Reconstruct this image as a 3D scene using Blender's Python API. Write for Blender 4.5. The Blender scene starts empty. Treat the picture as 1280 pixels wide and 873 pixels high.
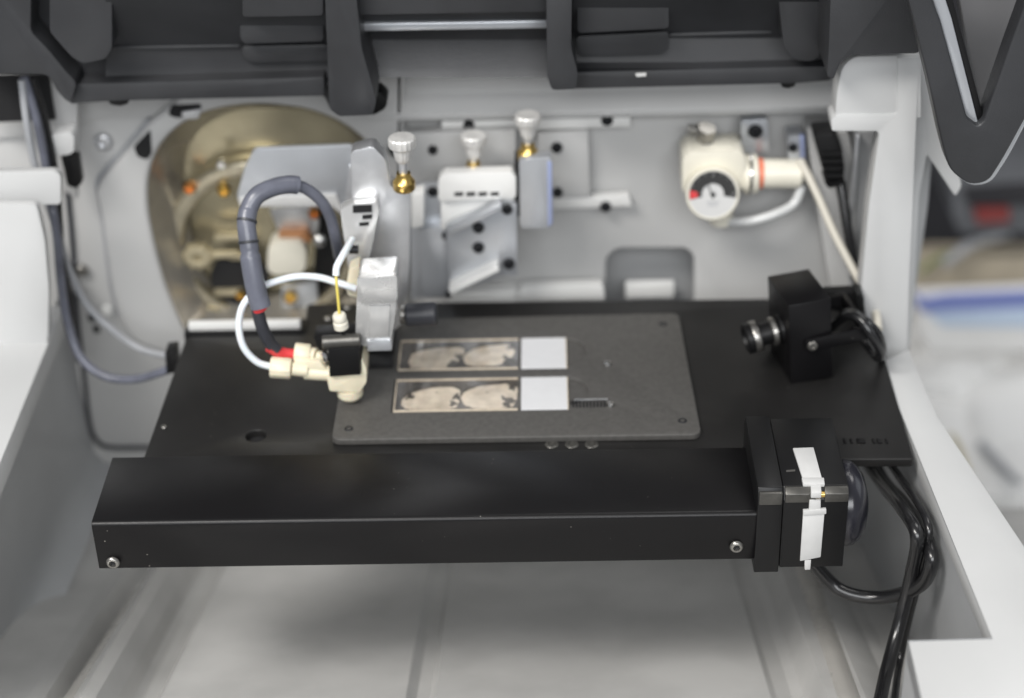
import bpy, bmesh, math, random
from mathutils import Vector, Matrix
random.seed(7)
S = bpy.context.scene
COL = S.collection
# ------------------------------------------------------------------ camera (all building numbers are millimetres)
MM = 0.001
F = 2295.5; IW, IH = 1280.0, 873.0
CA = Vector((0.99967231, 0.00713125, -0.02458496))
CB = Vector((0.01695406, 0.53512073, 0.84460545))
CC = Vector((-0.01917902, 0.84474549, -0.53482447))
CP = Vector((66.7, -653.0, 447.0))
cam = bpy.data.cameras.new('camera'); camo = bpy.data.objects.new('camera', cam); COL.objects.link(camo)
m3 = Matrix((CA, CB, -CC)).transposed()
camo.matrix_world = Matrix.Translation(CP * MM) @ m3.to_4x4()
cam.sensor_width = 36.0; cam.lens = F / IW * 36.0
cam.clip_start = 0.02; cam.clip_end = 50
cam.dof.use_dof = True; cam.dof.focus_distance = 0.722; cam.dof.aperture_fstop = 4.6
S.camera = camo
# ------------------------------------------------------------------ light: soft room ceiling panels, an added front fill and a side light
w = bpy.data.worlds.new('World'); S.world = w; w.use_nodes = True
w.node_tree.nodes['Background'].inputs[0].default_value = (0.93, 0.96, 1.0, 1)
w.node_tree.nodes['Background'].inputs[1].default_value = 0.30
def area(name, loc, target, sx, sy, power, color):
    l = bpy.data.lights.new(name, 'AREA'); l.shape = 'RECTANGLE'; l.size = sx; l.size_y = sy
    l.energy = power; l.color = color
    o = bpy.data.objects.new(name, l); COL.objects.link(o); o.location = loc
    o.rotation_euler = (Vector(target) - Vector(loc)).to_track_quat('-Z', 'Y').to_euler()
    return o
area('ceiling_panel_light', (-0.72, -0.95, 1.50), (0.0, -0.02, -0.05), 1.0, 0.36, 34, (1.0, 0.97, 0.93))
area('front_fill_light', (0.15, -1.9, 1.15), (0.05, 0.14, -0.02), 1.6, 0.7, 31, (0.97, 0.985, 1.0))  # fill lamp added on the camera side to brighten the back wall
area('ceiling_panel_light', (0.75, 0.75, 1.9), (0.1, 0.1, 0), 1.2, 0.6, 13, (1.0, 0.98, 0.95))
area('right_side_light', (1.6, 0.3, 0.7), (0.3, 0.2, -0.05), 0.9, 0.9, 2.5, (0.9, 0.95, 1.0))  # weak cool area light from the right
S.view_settings.view_transform = 'Standard'; S.view_settings.look = 'None'
S.view_settings.exposure = 0.0; S.view_settings.gamma = 1.0; S.view_settings.use_curve_mapping = False

# ------------------------------------------------------------------ helpers
def U(px, py, ax, v):
    """the point of the plane (axis ax = v mm) that lies where the photograph shows (px, py)"""
    d = CA * (px - IW / 2) - CB * (py - IH / 2) + CC * F
    k = 'xyz'.index(ax); t = (v - CP[k]) / d[k]
    return CP + d * t
def UP(px, py, n, d0):
    """same for a general plane n.p = d0"""
    d = CA * (px - IW / 2) - CB * (py - IH / 2) + CC * F
    n = Vector(n); return CP + d * ((d0 - n.dot(CP)) / n.dot(d))

class M:
    def __init__(s): s.bm = bmesh.new()
    def add(s, verts, faces):
        vs = [s.bm.verts.new(v) for v in verts]
        for f in faces:
            try: s.bm.faces.new([vs[i] for i in f])
            except ValueError: pass
        return s
    def box(s, x0, x1, y0, y1, z0, z1, bev=0.0, seg=2, mat=None):
        t = bmesh.new()
        vs = [t.verts.new((x, y, z)) for x in (x0, x1) for y in (y0, y1) for z in (z0, z1)]
        for f in ((0,1,3,2),(4,6,7,5),(0,4,5,1),(2,3,7,6),(0,2,6,4),(1,5,7,3)): t.faces.new([vs[i] for i in f])
        if bev: bmesh.ops.bevel(t, geom=t.edges[:], offset=bev, segments=seg, profile=0.5, affect='EDGES', clamp_overlap=True)
        if mat is not None: bmesh.ops.transform(t, matrix=mat, verts=t.verts[:])
        s.merge(t); return s
    def merge(s, t):
        me = bpy.data.meshes.new('tmp'); t.to_mesh(me); t.free(); s.bm.from_mesh(me); bpy.data.meshes.remove(me)
    def prism(s, pts, ax, a, b, bev=0.0, seg=2, mat=None):
        """outline pts (2D in the two other axes) from a to b along ax"""
        t = bmesh.new()
        def mk(p, w):
            return {'x': (w, p[0], p[1]), 'y': (p[0], w, p[1]), 'z': (p[0], p[1], w)}[ax]
        va = [t.verts.new(mk(p, a)) for p in pts]; vb = [t.verts.new(mk(p, b)) for p in pts]
        n = len(pts); t.faces.new(va); t.faces.new(vb[::-1])
        for i in range(n): t.faces.new((va[i], vb[i], vb[(i+1) % n], va[(i+1) % n]))
        bmesh.ops.recalc_face_normals(t, faces=t.faces[:])
        if bev: bmesh.ops.bevel(t, geom=t.edges[:], offset=bev, segments=seg, profile=0.5, affect='EDGES', clamp_overlap=True)
        if mat is not None: bmesh.ops.transform(t, matrix=mat, verts=t.verts[:])
        s.merge(t); return s
    def lathe(s, prof, p, d, n=24, mat=None):
        """prof: list of (radius, distance along d) from point p"""
        d = Vector(d).normalized(); p = Vector(p); q = d.to_track_quat('Z', 'Y').to_matrix()
        rings = []
        for r, h in prof:
            if r < 1e-6: rings.append([s.bm.verts.new(p + q @ Vector((0, 0, h)))])
            else: rings.append([s.bm.verts.new(p + q @ Vector((r*math.cos(6.28318531*i/n), r*math.sin(6.28318531*i/n), h))) for i in range(n)])
        for A, B in zip(rings, rings[1:]):
            for i in range(n):
                j = (i+1) % n
                if len(A) == 1 and len(B) == 1: continue
                if len(A) == 1: s.bm.faces.new((A[0], B[i], B[j]))
                elif len(B) == 1: s.bm.faces.new((A[i], A[j], B[0]))
                else: s.bm.faces.new((A[i], A[j], B[j], B[i]))
        if len(rings[0]) > 1: s.bm.faces.new(rings[0][::-1])
        if len(rings[-1]) > 1: s.bm.faces.new(rings[-1])
        return s
    def cyl(s, p0, p1, r, n=24, ch=0.0):
        p0 = Vector(p0); p1 = Vector(p1); L = (p1-p0).length
        pr = [(r-ch, 0), (r, ch), (r, L-ch), (r-ch, L)] if ch else [(r, 0), (r, L)]
        return s.lathe(pr, p0, p1-p0, n)
    def tube(s, pts, r, n=12, sub=8, rf=None):
        P = [Vector(p) for p in pts]; P = [2*P[0]-P[1]] + P + [2*P[-1]-P[-2]]
        c = []
        for i in range(1, len(P)-2):
            for k in range(sub):
                t = k/sub; a, b, d, e = P[i-1], P[i], P[i+1], P[i+2]
                c.append(0.5*((2*b)+(d-a)*t+(2*a-5*b+4*d-e)*t*t+(3*b-a-3*d+e)*t**3))
        c.append(P[-2])
        rings = []; up = None
        for i, p in enumerate(c):
            tg = (c[min(i+1, len(c)-1)] - c[max(i-1, 0)]).normalized()
            if up is None: up = tg.orthogonal().normalized()
            up = (up - tg*up.dot(tg)).normalized(); sd = tg.cross(up)
            rr = r if rf is None else r*rf(i/(len(c)-1))
            rings.append([s.bm.verts.new(p + up*rr*math.cos(6.28318531*k/n) + sd*rr*math.sin(6.28318531*k/n)) for k in range(n)])
        for A, B in zip(rings, rings[1:]):
            for i in range(n): s.bm.faces.new((A[i], A[(i+1) % n], B[(i+1) % n], B[i]))
        s.bm.faces.new(rings[0][::-1]); s.bm.faces.new(rings[-1]); return s
    def plate(s, outer, holes, ax, a, b, bev=0.0):
        """flat plate with real holes, from a to b along ax"""
        cu = bpy.data.curves.new('tmp', 'CURVE'); cu.dimensions = '2D'; cu.fill_mode = 'BOTH'
        for pl in [outer] + holes:
            sp = cu.splines.new('POLY'); sp.points.add(len(pl)-1); sp.use_cyclic_u = True
            for q, p in zip(sp.points, pl): q.co = (p[0], p[1], 0, 1)
        cu.extrude = max(abs(b-a)/2 - bev, 1e-4); cu.bevel_depth = bev; cu.bevel_resolution = 2; cu.offset = -bev
        ob = bpy.data.objects.new('tmp', cu); me = bpy.data.meshes.new_from_object(ob)
        t = bmesh.new(); t.from_mesh(me); mid = (a+b)/2
        for v in t.verts:
            x, y, z = v.co
            v.co = {'x': (mid+z, x, y), 'y': (x, mid+z, y), 'z': (x, y, mid+z)}[ax]
        bmesh.ops.remove_doubles(t, verts=t.verts[:], dist=0.002)
        bmesh.ops.recalc_face_normals(t, faces=t.faces[:])
        s.merge(t); bpy.data.meshes.remove(me); bpy.data.objects.remove(ob); bpy.data.curves.remove(cu); return s
    def xf(s, mat): bmesh.ops.transform(s.bm, matrix=mat, verts=s.bm.verts[:]); return s

def rnd(pts, r, n=5):
    """round the corners of a 2D outline"""
    out = []; N = len(pts)
    for i in range(N):
        p = Vector(pts[i][:2]); a = Vector(pts[i-1][:2]); b = Vector(pts[(i+1) % N][:2])
        rr = r[i] if isinstance(r, (list, tuple)) else r
        if rr <= 0: out.append(tuple(p)); continue
        u = a-p; v = b-p; k = min(rr, u.length*0.45, v.length*0.45)
        s0 = p + u.normalized()*k; s1 = p + v.normalized()*k
        for j in range(n+1):
            t = j/n; out.append(tuple(s0*(1-t)**2 + p*2*t*(1-t) + s1*t*t))
    return out
def rect(x0, x1, y0, y1): return [(x0, y0), (x1, y0), (x1, y1), (x0, y1)]
def circ(x, y, r, n=24, ry=None): return [(x+r*math.cos(6.2831853*i/n), y+(ry or r)*math.sin(6.2831853*i/n)) for i in range(n)]
def pxy(pts, Y):    # photograph outline -> outline on the plane y = Y (x, z)
    o = []
    for p in pts:
        q = U(p[0], p[1], 'y', Y); o.append((q.x, q.z))
    return o
def pxz(pts, Z):
    o = []
    for p in pts:
        q = U(p[0], p[1], 'z', Z); o.append((q.x, q.y))
    return o

def link(name, m, mat, parent=None, smooth=35, noise=None):
    bm = m.bm; bmesh.ops.recalc_face_normals(bm, faces=bm.faces[:])
    xs = [v.co for v in bm.verts]
    c = Vector(((min(v.x for v in xs)+max(v.x for v in xs))/2, (min(v.y for v in xs)+max(v.y for v in xs))/2, min(v.z for v in xs)))
    for v in bm.verts: v.co = (v.co - c) * MM
    me = bpy.data.meshes.new(name); bm.to_mesh(me); bm.free()
    me.materials.append(mat)
    for p in me.polygons: p.use_smooth = True
    me.set_sharp_from_angle(angle=math.radians(smooth))
    o = bpy.data.objects.new(name, me); COL.objects.link(o)
    pl = Vector((0, 0, 0)); q = parent
    while q is not None: pl += q.location; q = q.parent
    o.parent = parent; o.location = c*MM - pl
    return o
def tag(o, label=None, cat=None, group=None, kind=None):
    for k, v in (('label', label), ('category', cat), ('group', group), ('kind', kind)):
        if v: o[k] = v
    return o
def thing(name, loc, label, cat, group=None):
    o = bpy.data.objects.new(name, None); COL.objects.link(o); o.location = Vector(loc)*MM; o.empty_display_size = .01
    return tag(o, label, cat, group)
def dup(root, loc, label=None):
    def rec(o, par):
        c = o.copy(); COL.objects.link(c); c.parent = par
        for ch in list(o.children): rec(ch, c)
        return c
    r = rec(root, root.parent); r.location = Vector(loc)*MM
    if label: r['label'] = label
    return r

# ------------------------------------------------------------------ materials
def mat(name, col, rough=0.5, metal=0.0, bump=0.0, bscale=900, var=0.0, vscale=40, spec=0.5, col2=None, wear=0.0, coat=0.0, aniso=None, sub=0.0):
    m = bpy.data.materials.new(name); m.use_nodes = True; nt = m.node_tree; N = nt.nodes; L = nt.links
    b = N['Principled BSDF']; b.inputs['Base Color'].default_value = (*col, 1); b.inputs['Roughness'].default_value = rough
    b.inputs['Metallic'].default_value = metal; b.inputs['Specular IOR Level'].default_value = spec
    b.inputs['Coat Weight'].default_value = coat; b.inputs['Coat Roughness'].default_value = 0.15
    if sub:
        b.inputs['Subsurface Weight'].default_value = sub; b.inputs['Subsurface Scale'].default_value = 0.004
    tc = N.new('ShaderNodeTexCoord')
    geo = N.new('ShaderNodeNewGeometry')
    if var > 0:
        n = N.new('ShaderNodeTexNoise'); n.inputs['Scale'].default_value = vscale; n.inputs['Detail'].default_value = 6
        L.new(geo.outputs['Position'], n.inputs['Vector'])
        r = N.new('ShaderNodeMix'); r.data_type = 'RGBA'
        c2 = col2 or tuple(max(0, c*(1-var)) for c in col); c1 = col if col2 else tuple(min(1, c*(1+var*.5)) for c in col)
        r.inputs[6].default_value = (*c1, 1); r.inputs[7].default_value = (*c2, 1)
        mr = N.new('ShaderNodeMapRange'); mr.inputs[1].default_value = 0.35; mr.inputs[2].default_value = 0.68
        L.new(n.outputs['Fac'], mr.inputs[0]); L.new(mr.outputs[0], r.inputs[0]); L.new(r.outputs[2], b.inputs['Base Color'])
        mr2 = N.new('ShaderNodeMapRange'); mr2.inputs[3].default_value = rough*0.82; mr2.inputs[4].default_value = min(1, rough*1.18)
        L.new(n.outputs['Fac'], mr2.inputs[0]); L.new(mr2.outputs[0], b.inputs['Roughness'])
    if bump > 0:
        n2 = N.new('ShaderNodeTexNoise'); n2.inputs['Scale'].default_value = bscale; n2.inputs['Detail'].default_value = 3
        v = geo.outputs['Position']
        if aniso:
            mp = N.new('ShaderNodeMapping'); mp.inputs['Scale'].default_value = aniso; L.new(v, mp.inputs[0]); v = mp.outputs[0]
        L.new(v, n2.inputs['Vector'])
        bp = N.new('ShaderNodeBump'); bp.inputs['Strength'].default_value = bump; bp.inputs['Distance'].default_value = 0.0002
        L.new(n2.outputs['Fac'], bp.inputs['Height']); L.new(bp.outputs[0], b.inputs['Normal'])
    if wear > 0:   # sparse pale dust specks and fine lint on dark faces
        vo = N.new('ShaderNodeTexVoronoi'); vo.inputs['Scale'].default_value = 230; L.new(geo.outputs['Position'], vo.inputs['Vector'])
        nn = N.new('ShaderNodeTexNoise'); nn.inputs['Scale'].default_value = 30; L.new(geo.outputs['Position'], nn.inputs['Vector'])
        lt = N.new('ShaderNodeMath'); lt.operation = 'LESS_THAN'; 
        ml = N.new('ShaderNodeMath'); ml.operation = 'MULTIPLY'; ml.inputs[1].default_value = 0.13*wear
        sb = N.new('ShaderNodeMath'); sb.operation = 'SUBTRACT'; sb.inputs[1].default_value = 0.38; L.new(nn.outputs['Fac'], sb.inputs[0])
        L.new(sb.outputs[0], ml.inputs[0]); L.new(vo.outputs['Distance'], lt.inputs[0]); L.new(ml.outputs[0], lt.inputs[1])
        mx = N.new('ShaderNodeMix'); mx.data_type = 'RGBA'; mx.inputs[7].default_value = (0.22, 0.21, 0.19, 1)
        src = b.inputs['Base Color'].links[0].from_socket if b.inputs['Base Color'].links else None
        if src: L.new(src, mx.inputs[6])
        else: mx.inputs[6].default_value = (*col, 1)
        L.new(lt.outputs[0], mx.inputs[0]); L.new(mx.outputs[2], b.inputs['Base Color'])
    return m
ANOD = mat('black_anodised', (0.0045, 0.0042, 0.0048), 0.36, 0.0, 0.2, 2200, 0.08, 60, 0.30, wear=1.5)
PLATEM = mat('black_stage_paint', (0.0125, 0.012, 0.0118), 0.42, 0.0, 0.35, 1800, 0.3, 25, 0.42, wear=1.2)
BLK = mat('black_plastic', (0.007, 0.007, 0.0075), 0.4, 0, 0.1, 1200, 0.2, 50, 0.3)
BLKG = mat('black_cable_jacket', (0.012, 0.012, 0.013), 0.24, 0, 0.05, 500, 0.2, 60, 0.6)
VOIDM = mat('dark_recess', (0.008, 0.008, 0.009), 0.8)
BOLT = mat('black_oxide_bolt', (0.02, 0.021, 0.024), 0.4, 0.4, 0.1, 800)
HOLDER = mat('grey_holder_cast', (0.075, 0.072, 0.068), 0.55, 0.0, 0.5, 1800, 0.14, 500, 0.5)
LIDM = mat('charcoal_moulded_lid', (0.030, 0.031, 0.034), 0.45, 0, 0.5, 1500, 0.25, 30, 0.5)
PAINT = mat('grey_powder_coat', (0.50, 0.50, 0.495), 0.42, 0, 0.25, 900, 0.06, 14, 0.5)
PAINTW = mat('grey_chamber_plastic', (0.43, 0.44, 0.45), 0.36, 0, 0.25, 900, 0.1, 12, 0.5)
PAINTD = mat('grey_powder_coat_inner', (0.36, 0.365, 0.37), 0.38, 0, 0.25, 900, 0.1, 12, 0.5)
RIMM = mat('pale_housing_paint', (0.53, 0.535, 0.535), 0.4, 0, 0.15, 700, 0.04, 20, 0.5)
FLOORM = mat('chamber_floor_steel', (0.58, 0.575, 0.56), 0.22, 0.0, 0.25, 260, 0.18, 14, 0.5)
ALU = mat('machined_aluminium', (0.72, 0.73, 0.75), 0.36, 0.85, 0.3, 350, 0.12, 90, 0.5, aniso=(1, 1, 8))
ALUP = mat('painted_aluminium', (0.55, 0.57, 0.60), 0.3, 0.6, 0.15, 700, 0.06, 60)
ALUW = mat('white_anodised_bracket', (0.78, 0.78, 0.765), 0.3, 0.1, 0.1, 700, 0.05, 60)
SATIN = mat('satin_knurled_aluminium', (0.80, 0.79, 0.77), 0.42, 0.45, 0.4, 600, 0.15, 200)
SILV = mat('satin_silver_block', (0.66, 0.66, 0.655), 0.27, 0.55, 0.15, 600, 0.06, 60)
RINGM = mat('worn_flange_ring', (0.62, 0.56, 0.42), 0.25, 0.8, 0.3, 200, 0.25, 60)
DULLB = mat('dull_brass_fitting', (0.50, 0.44, 0.30), 0.4, 0.5, 0.3, 300, 0.2, 120)
STEEL = mat('polished_steel', (0.75, 0.74, 0.72), 0.18, 1.0, 0.2, 300, 0.1, 80)
STOFF = mat('dark_nickel', (0.10, 0.097, 0.09), 0.38, 0.6, 0.2, 500, 0.3, 160)
NICK = mat('nickel_nut', (0.34, 0.33, 0.31), 0.32, 0.9, 0.2, 500, 0.2, 120)
BRASS = mat('brass', (0.72, 0.50, 0.16), 0.28, 1.0, 0.3, 300, 0.2, 120)
BRONZE = mat('aged_bronze_ring', (0.46, 0.44, 0.40), 0.26, 0.65, 0.3, 160, 0.3, 30)
BRDISC = mat('aged_brass_flange', (0.47, 0.42, 0.29), 0.26, 0.7, 0.3, 120, 0.35, 26)
COPPER = mat('copper', (0.72, 0.34, 0.12), 0.3, 1.0, 0.2, 300, 0.2, 90)
GASK = mat('brown_orange_gasket', (0.42, 0.20, 0.09), 0.5, 0.2, 0.1, 300, 0.3, 120)
PEEK = mat('cream_peek', (0.78, 0.71, 0.54), 0.38, 0, 0.1, 500, 0.08, 150, sub=0.15)
CREAM = mat('cream_plastic', (0.74, 0.71, 0.61), 0.36, 0, 0.1, 400, 0.06, 60)
WHT = mat('white_plastic', (0.56, 0.56, 0.555), 0.42, 0, 0.1, 500, 0.05, 150)
WTUBE = mat('white_tubing', (0.78, 0.82, 0.86), 0.3, 0, 0, sub=0.15)
GCAB = mat('slate_heatshrink', (0.125, 0.132, 0.165), 0.3, 0, 0.2, 300, 0.2, 120)
GCAB2 = mat('dark_sleeve', (0.035, 0.037, 0.045), 0.45, 0, 0.3, 500, 0.2, 120)
RED = mat('red_heatshrink', (0.62, 0.045, 0.05), 0.4, 0, 0.1, 300)
ORANGE = mat('orange_ring', (0.78, 0.22, 0.12), 0.4)
YEL = mat('yellow_capillary', (0.68, 0.56, 0.12), 0.3)
GREYT = mat('grey_tubing', (0.36, 0.37, 0.39), 0.35, 0, 0, var=0.1)
INK = mat('print_ink', (0.02, 0.02, 0.02), 0.6)
FROST = mat('ground_glass_edge', (0.62, 0.54, 0.43), 0.45, 0, 0.2, 1500, 0.15, 300)
LABELM = mat('frosted_white_label', (0.62, 0.625, 0.64), 0.5, 0, 0.05, 1500, 0.02, 200)
BLUEP = mat('blue_print', (0.17, 0.21, 0.46), 0.5)
PALEB = mat('pale_blue_print', (0.50, 0.60, 0.74), 0.5)
CARD = mat('beige_card', (0.40, 0.35, 0.27), 0.7, 0, 0.2, 200, 0.1, 30)
TISSUEP = mat('white_tissue_paper', (0.78, 0.775, 0.76), 0.8, 0, 0.3, 120, 0.05, 30)
BENCH = mat('bench_laminate', (0.75, 0.75, 0.73), 0.45, 0, 0, var=0.05, vscale=6)
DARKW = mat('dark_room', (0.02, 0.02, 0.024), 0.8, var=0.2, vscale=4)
DEVG = mat('grey_device_case', (0.10, 0.105, 0.115), 0.5, var=0.1)
BLUEE = mat('blue_anodised_edge', (0.42, 0.48, 0.72), 0.3, 0.5)

def glass_mat():
    m = bpy.data.materials.new('thin_slide_glass'); m.use_nodes = True; nt = m.node_tree; N = nt.nodes; L = nt.links
    for n in list(N): N.remove(n)
    o = N.new('ShaderNodeOutputMaterial'); mx = N.new('ShaderNodeMixShader'); t = N.new('ShaderNodeBsdfTransparent'); g = N.new('ShaderNodeBsdfGlossy')
    t.inputs[0].default_value = (0.97, 0.96, 0.95, 1); g.inputs['Roughness'].default_value = 0.06
    mx.inputs[0].default_value = 0.05
    L.new(t.outputs[0], mx.inputs[1]); L.new(g.outputs[0], mx.inputs[2]); L.new(mx.outputs[0], o.inputs[0])
    return m
GLASS = glass_mat()
def film_mat():     # dried film on the slide round the sections
    return mat('dried_film_on_slide', (0.12, 0.115, 0.11), 0.3, 0, 0.2, 600, 0.5, 130, col2=(0.045, 0.045, 0.048))
FILM = film_mat()
TISS = mat('pale_tissue_section', (0.74, 0.65, 0.55), 0.6, 0, 0.5, 700, 0.22, 160, col2=(0.50, 0.43, 0.36), sub=0.1)
TISSE = mat('dark_tissue_margin', (0.085, 0.078, 0.07), 0.6, 0, 0.5, 700, 0.5, 260)
def meter_mat():
    m = mat('red_display', (0.13, 0.025, 0.025), 0.4); b = m.node_tree.nodes['Principled BSDF']
    b.inputs['Emission Color'].default_value = (1, 0.1, 0.06, 1); b.inputs['Emission Strength'].default_value = 0.05
    return m
RDISP = meter_mat()

# ================================================================== SETTING
WY = 140.0     # back wall front face
FN = Vector((0, 0.35, 1.0)); FD = -100 + 0.35*(-60)       # sloping chamber floor plane
def onfloor(px, py, up=0): return UP(px, py, FN, FD+up)

# back wall with the flange opening and the slot opening
oval_px = [(330,131),(385,137),(430,155),(468,188),(490,230),(495,290),(490,350),(470,400),(450,430),(240,430),(222,398),(205,355),(192,305),(184,260),(184,222),(196,186),(222,158),(258,140),(295,133)]
oval = rnd(pxy(oval_px, WY-11), 12, 3)
slot = rnd(pxy([(757,322),(771,310),(858,310),(868,320),(868,400),(755,400)], WY), [5,5,5,5,1,1], 3)
wall = M(); wall.plate([(-215,-190),(238,-190),(238,85),(-215,85)], [oval, slot], 'y', WY, WY+5, 0.6)
bw = tag(link('back_wall', wall, PAINT), kind='structure')
# raised flange round the oval opening, standing 6 mm proud
fl = M(); fl.plate(rnd(pxy([(505,80),(505,440),(215,440),(168,420),(151,395),(140,350),(129,262),(120,232),(190,148),(225,120),(225,80)], WY-6), [1,1,8,8,8,8,10,10,3,1,1], 4), [oval], 'y', WY-11, WY-0.01, 2.6)
link('raised_panel', fl, PAINT, bw)
# thin seam sheets on the left (upper bent sheet, lower sunk panel edge)
sh = M(); sh.prism(pxy([(-30,60),(420,60),(420,118),(225,135),(188,146),(112,150),(96,160),(60,170),(-30,175)], WY-3), 'y', WY-3, WY-0.2, 0.5)
link('upper_sheet', sh, PAINT, bw)
# shelf-like fold that runs along the top of the wall and the sloping sheet above it
fo = M(); zt = U(640,140,'y',WY-7).z
fo.prism([(WY-12, zt-1.2),(WY-12, zt+1.8),(WY-1, zt+7),(WY+3, zt+42),(WY+6, zt+42),(WY+6, zt+2),(WY-0.2, zt-1.2)], 'x', -15, 215, 0.4)
link('fold', fo, PAINT, bw)
# back of the slot opening
sl = M(); sl.plate(rnd(pxy([(745,300),(880,300),(880,410),(745,410)], WY+8),4), [], 'y', WY+26, WY+28)
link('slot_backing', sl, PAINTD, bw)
sl = M(); sl.box(*[U(785,0,'y',WY+14).x, U(852,0,'y',WY+14).x], WY+12, WY+16, U(800,374,'y',WY+12).z, U(800,354,'y',WY+12).z, 1.2)
link('slot_bar', sl, ALUW, bw)
# conical sleeve of the opening
def ringband(outA, ya, outB, yb):
    m = M(); n = len(outA); va = [(p[0], ya, p[1]) for p in outA]; vb = [(p[0], yb, p[1]) for p in outB]
    m.add(va+vb, [(i, (i+1) % n, n+(i+1) % n, n+i) for i in range(n)]); return m
cx = sum(p[0] for p in oval)/len(oval); cz = sum(p[1] for p in oval)/len(oval)
inner = [(cx+1+(p[0]-cx)*0.80, cz-3+(p[1]-cz)*0.80) for p in oval]
link('opening_sleeve', ringband([((p[0]),p[1]) for p in oval], WY-9.5, inner, WY+17), BRONZE, bw, smooth=60)
# hidden wall behind
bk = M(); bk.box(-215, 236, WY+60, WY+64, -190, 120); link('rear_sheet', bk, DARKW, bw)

# left wall below the left rim, and the lower back sheet with the rounded corner
lrz = 2.0
L0 = U(62,425,'z',lrz); L1 = U(27,512,'z',lrz); L1b = L0 + (L1-L0)*3.2
c0 = U(118,566,'y',WY-2); cfl = onfloor(27,775); cfl2 = c0 + (cfl-c0)*2.0
lw = M()
topA = Vector((L0.x-1, WY, lrz)); 
rows = []
for k in range(13):
    t = k/12; top = Vector((L0.x + (L1.x-L0.x)*t*3.2 - 6*(1-t), WY+(L1b.y-WY)*t, lrz-1)); bot = c0.lerp(cfl2, t)
    col = []
    for j in range(11):
        s = j/10; p = top.lerp(bot, s); p.x -= 7*math.sin(s*math.pi)*(0.5); p.z -= 0
        col.append(p)
    # fillet towards the floor
    col.append(bot + Vector((4, 0, -6))); col.append(bot + Vector((12, 0, -9)))
    rows.append(col)
n = len(rows[0]); lw.add([p for r in rows for p in r], [(i*n+j, i*n+j+1, (i+1)*n+j+1, (i+1)*n+j) for i in range(12) for j in range(n-1)])
tag(link('left_wall', lw, PAINTW, smooth=60), kind='structure')
# sloping floor with pressed ribs
def flo(x, y, up=0): return Vector((x, y, FD - 0.35*y + up))
xb = lambda px: onfloor(px, 843).x
prof = []   # (x at front, height)
for px, up in ((-300,3),(60,3),(78,2),(92,-6),(104,-7),(112,-3),(118,3),(128,11),(141,14),(154,11),(166,2),(172,-6),(182,-9),(200,-9),(208,-3),(216,0),(512,0),(524,-4),(540,-4),(548,0),(955,0),(965,-4),(985,-5),(998,-3),(1014,10),(1058,11),(1100,2),(1120,0),(1700,0)):
    prof.append((xb(px), up))
fm = M(); V = []; Fc = []
ys = [-260, -150, -60, 20, 90, 160]
for x, up in prof:
    for y in ys: V.append(flo(x + (0 if x > 20 else 0), y, up))
m_ = len(ys)
for i in range(len(prof)-1):
    for j in range(m_-1): Fc.append((i*m_+j, i*m_+j+1, (i+1)*m_+j+1, (i+1)*m_+j))
fm.add(V, Fc)
bmesh.ops.bevel(fm.bm, geom=[e for e in fm.bm.edges if abs((e.verts[0].co-e.verts[1].co).normalized().y) > .8], offset=1.6, segments=3, affect='EDGES')
floor_o = tag(link('chamber_floor', fm, FLOORM, smooth=70), kind='structure')
for (pa, pb, rad) in (((207,712),(120,845),6.5), ((1002,716),(1046,845),8.5)):
    a = onfloor(*pa, 3); b = onfloor(*pb, 3); d = b-a
    rb_ = M(); rb_.tube([a-d*.9, a, b, b+d*.7], rad, 24); link('rounded_rib', rb_, mat('pale_lit_rib', (0.66,0.64,0.60), 0.28, 0.35, 0.1, 300, 0.1, 30), floor_o, smooth=80)  # rib colour paler than the floor, standing in for its lit bands

# right wall and pale rim
RZ = -1.0
r_in = [U(1100,452,'z',RZ), U(1149,573,'z',RZ), U(1240,798,'z',RZ)]
rw = M()
topl = [Vector((r_in[0].x-3, WY, RZ)), r_in[0], r_in[1], r_in[2]]
botl = [Vector((p.x+16, p.y, -175)) for p in topl]
rw.add(topl+botl, [(i, i+1, 5+i, 4+i) for i in range(3)])
# the stub wall that comes in at the front
q0 = U(1240,798,'z',RZ); q1 = U(1135,801,'z',RZ); q2 = Vector((q1.x-3, -270, RZ))
rw.add([q0, q1, q2, Vector((q0.x,q0.y,-175)), Vector((q1.x,q1.y,-175)), Vector((q2.x,q2.y,-175))], [(0,1,4,3),(1,2,5,4)])
tag(link('right_wall', rw, PAINTW), kind='structure')
ro = [U(1136,436,'z',RZ), U(1172,520,'z',RZ), U(1262,705,'z',RZ)]
outl = [(topl[1].x, topl[1].y), (r_in[1].x, r_in[1].y), (q0.x, q0.y), (q1.x, q1.y), (q2.x, q2.y), (330, -270), (ro[2].x+14, ro[2].y-20), (ro[1].x, ro[1].y), (ro[0].x, ro[0].y)]
rm = M(); rm.prism(outl, 'z', RZ-9, RZ, 1.0)
rimo = tag(link('right_rim', rm, RIMM), kind='structure')
# shallow raised lip along the rim
a = U(1138,520,'z',RZ); b = U(1275,780,'z',RZ)
dv = (b-a).normalized(); nv = Vector((dv.y, -dv.x, 0)) * -1
lp = M(); pts = [a, b, b - nv*(-14), a - nv*(-9)]
lp.prism([(p.x, p.y) for p in [a, b, b+Vector((16,3,0)), a+Vector((9,4,0))]], 'z', RZ, RZ+1.2, 0.5)
lp.bm.free()
lr = M(); lr.prism(rnd([(-260,U(62,425,'z',lrz).y+40),(L0.x,L0.y+30),(L0.x,L0.y),(L1.x,L1.y),(L1b.x,L1b.y),(-300,L1b.y)], [0,3,6,0,0,0]), 'z', lrz-12, lrz, 1.5)
tag(link('left_rim', lr, RIMM), kind='structure')

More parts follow.
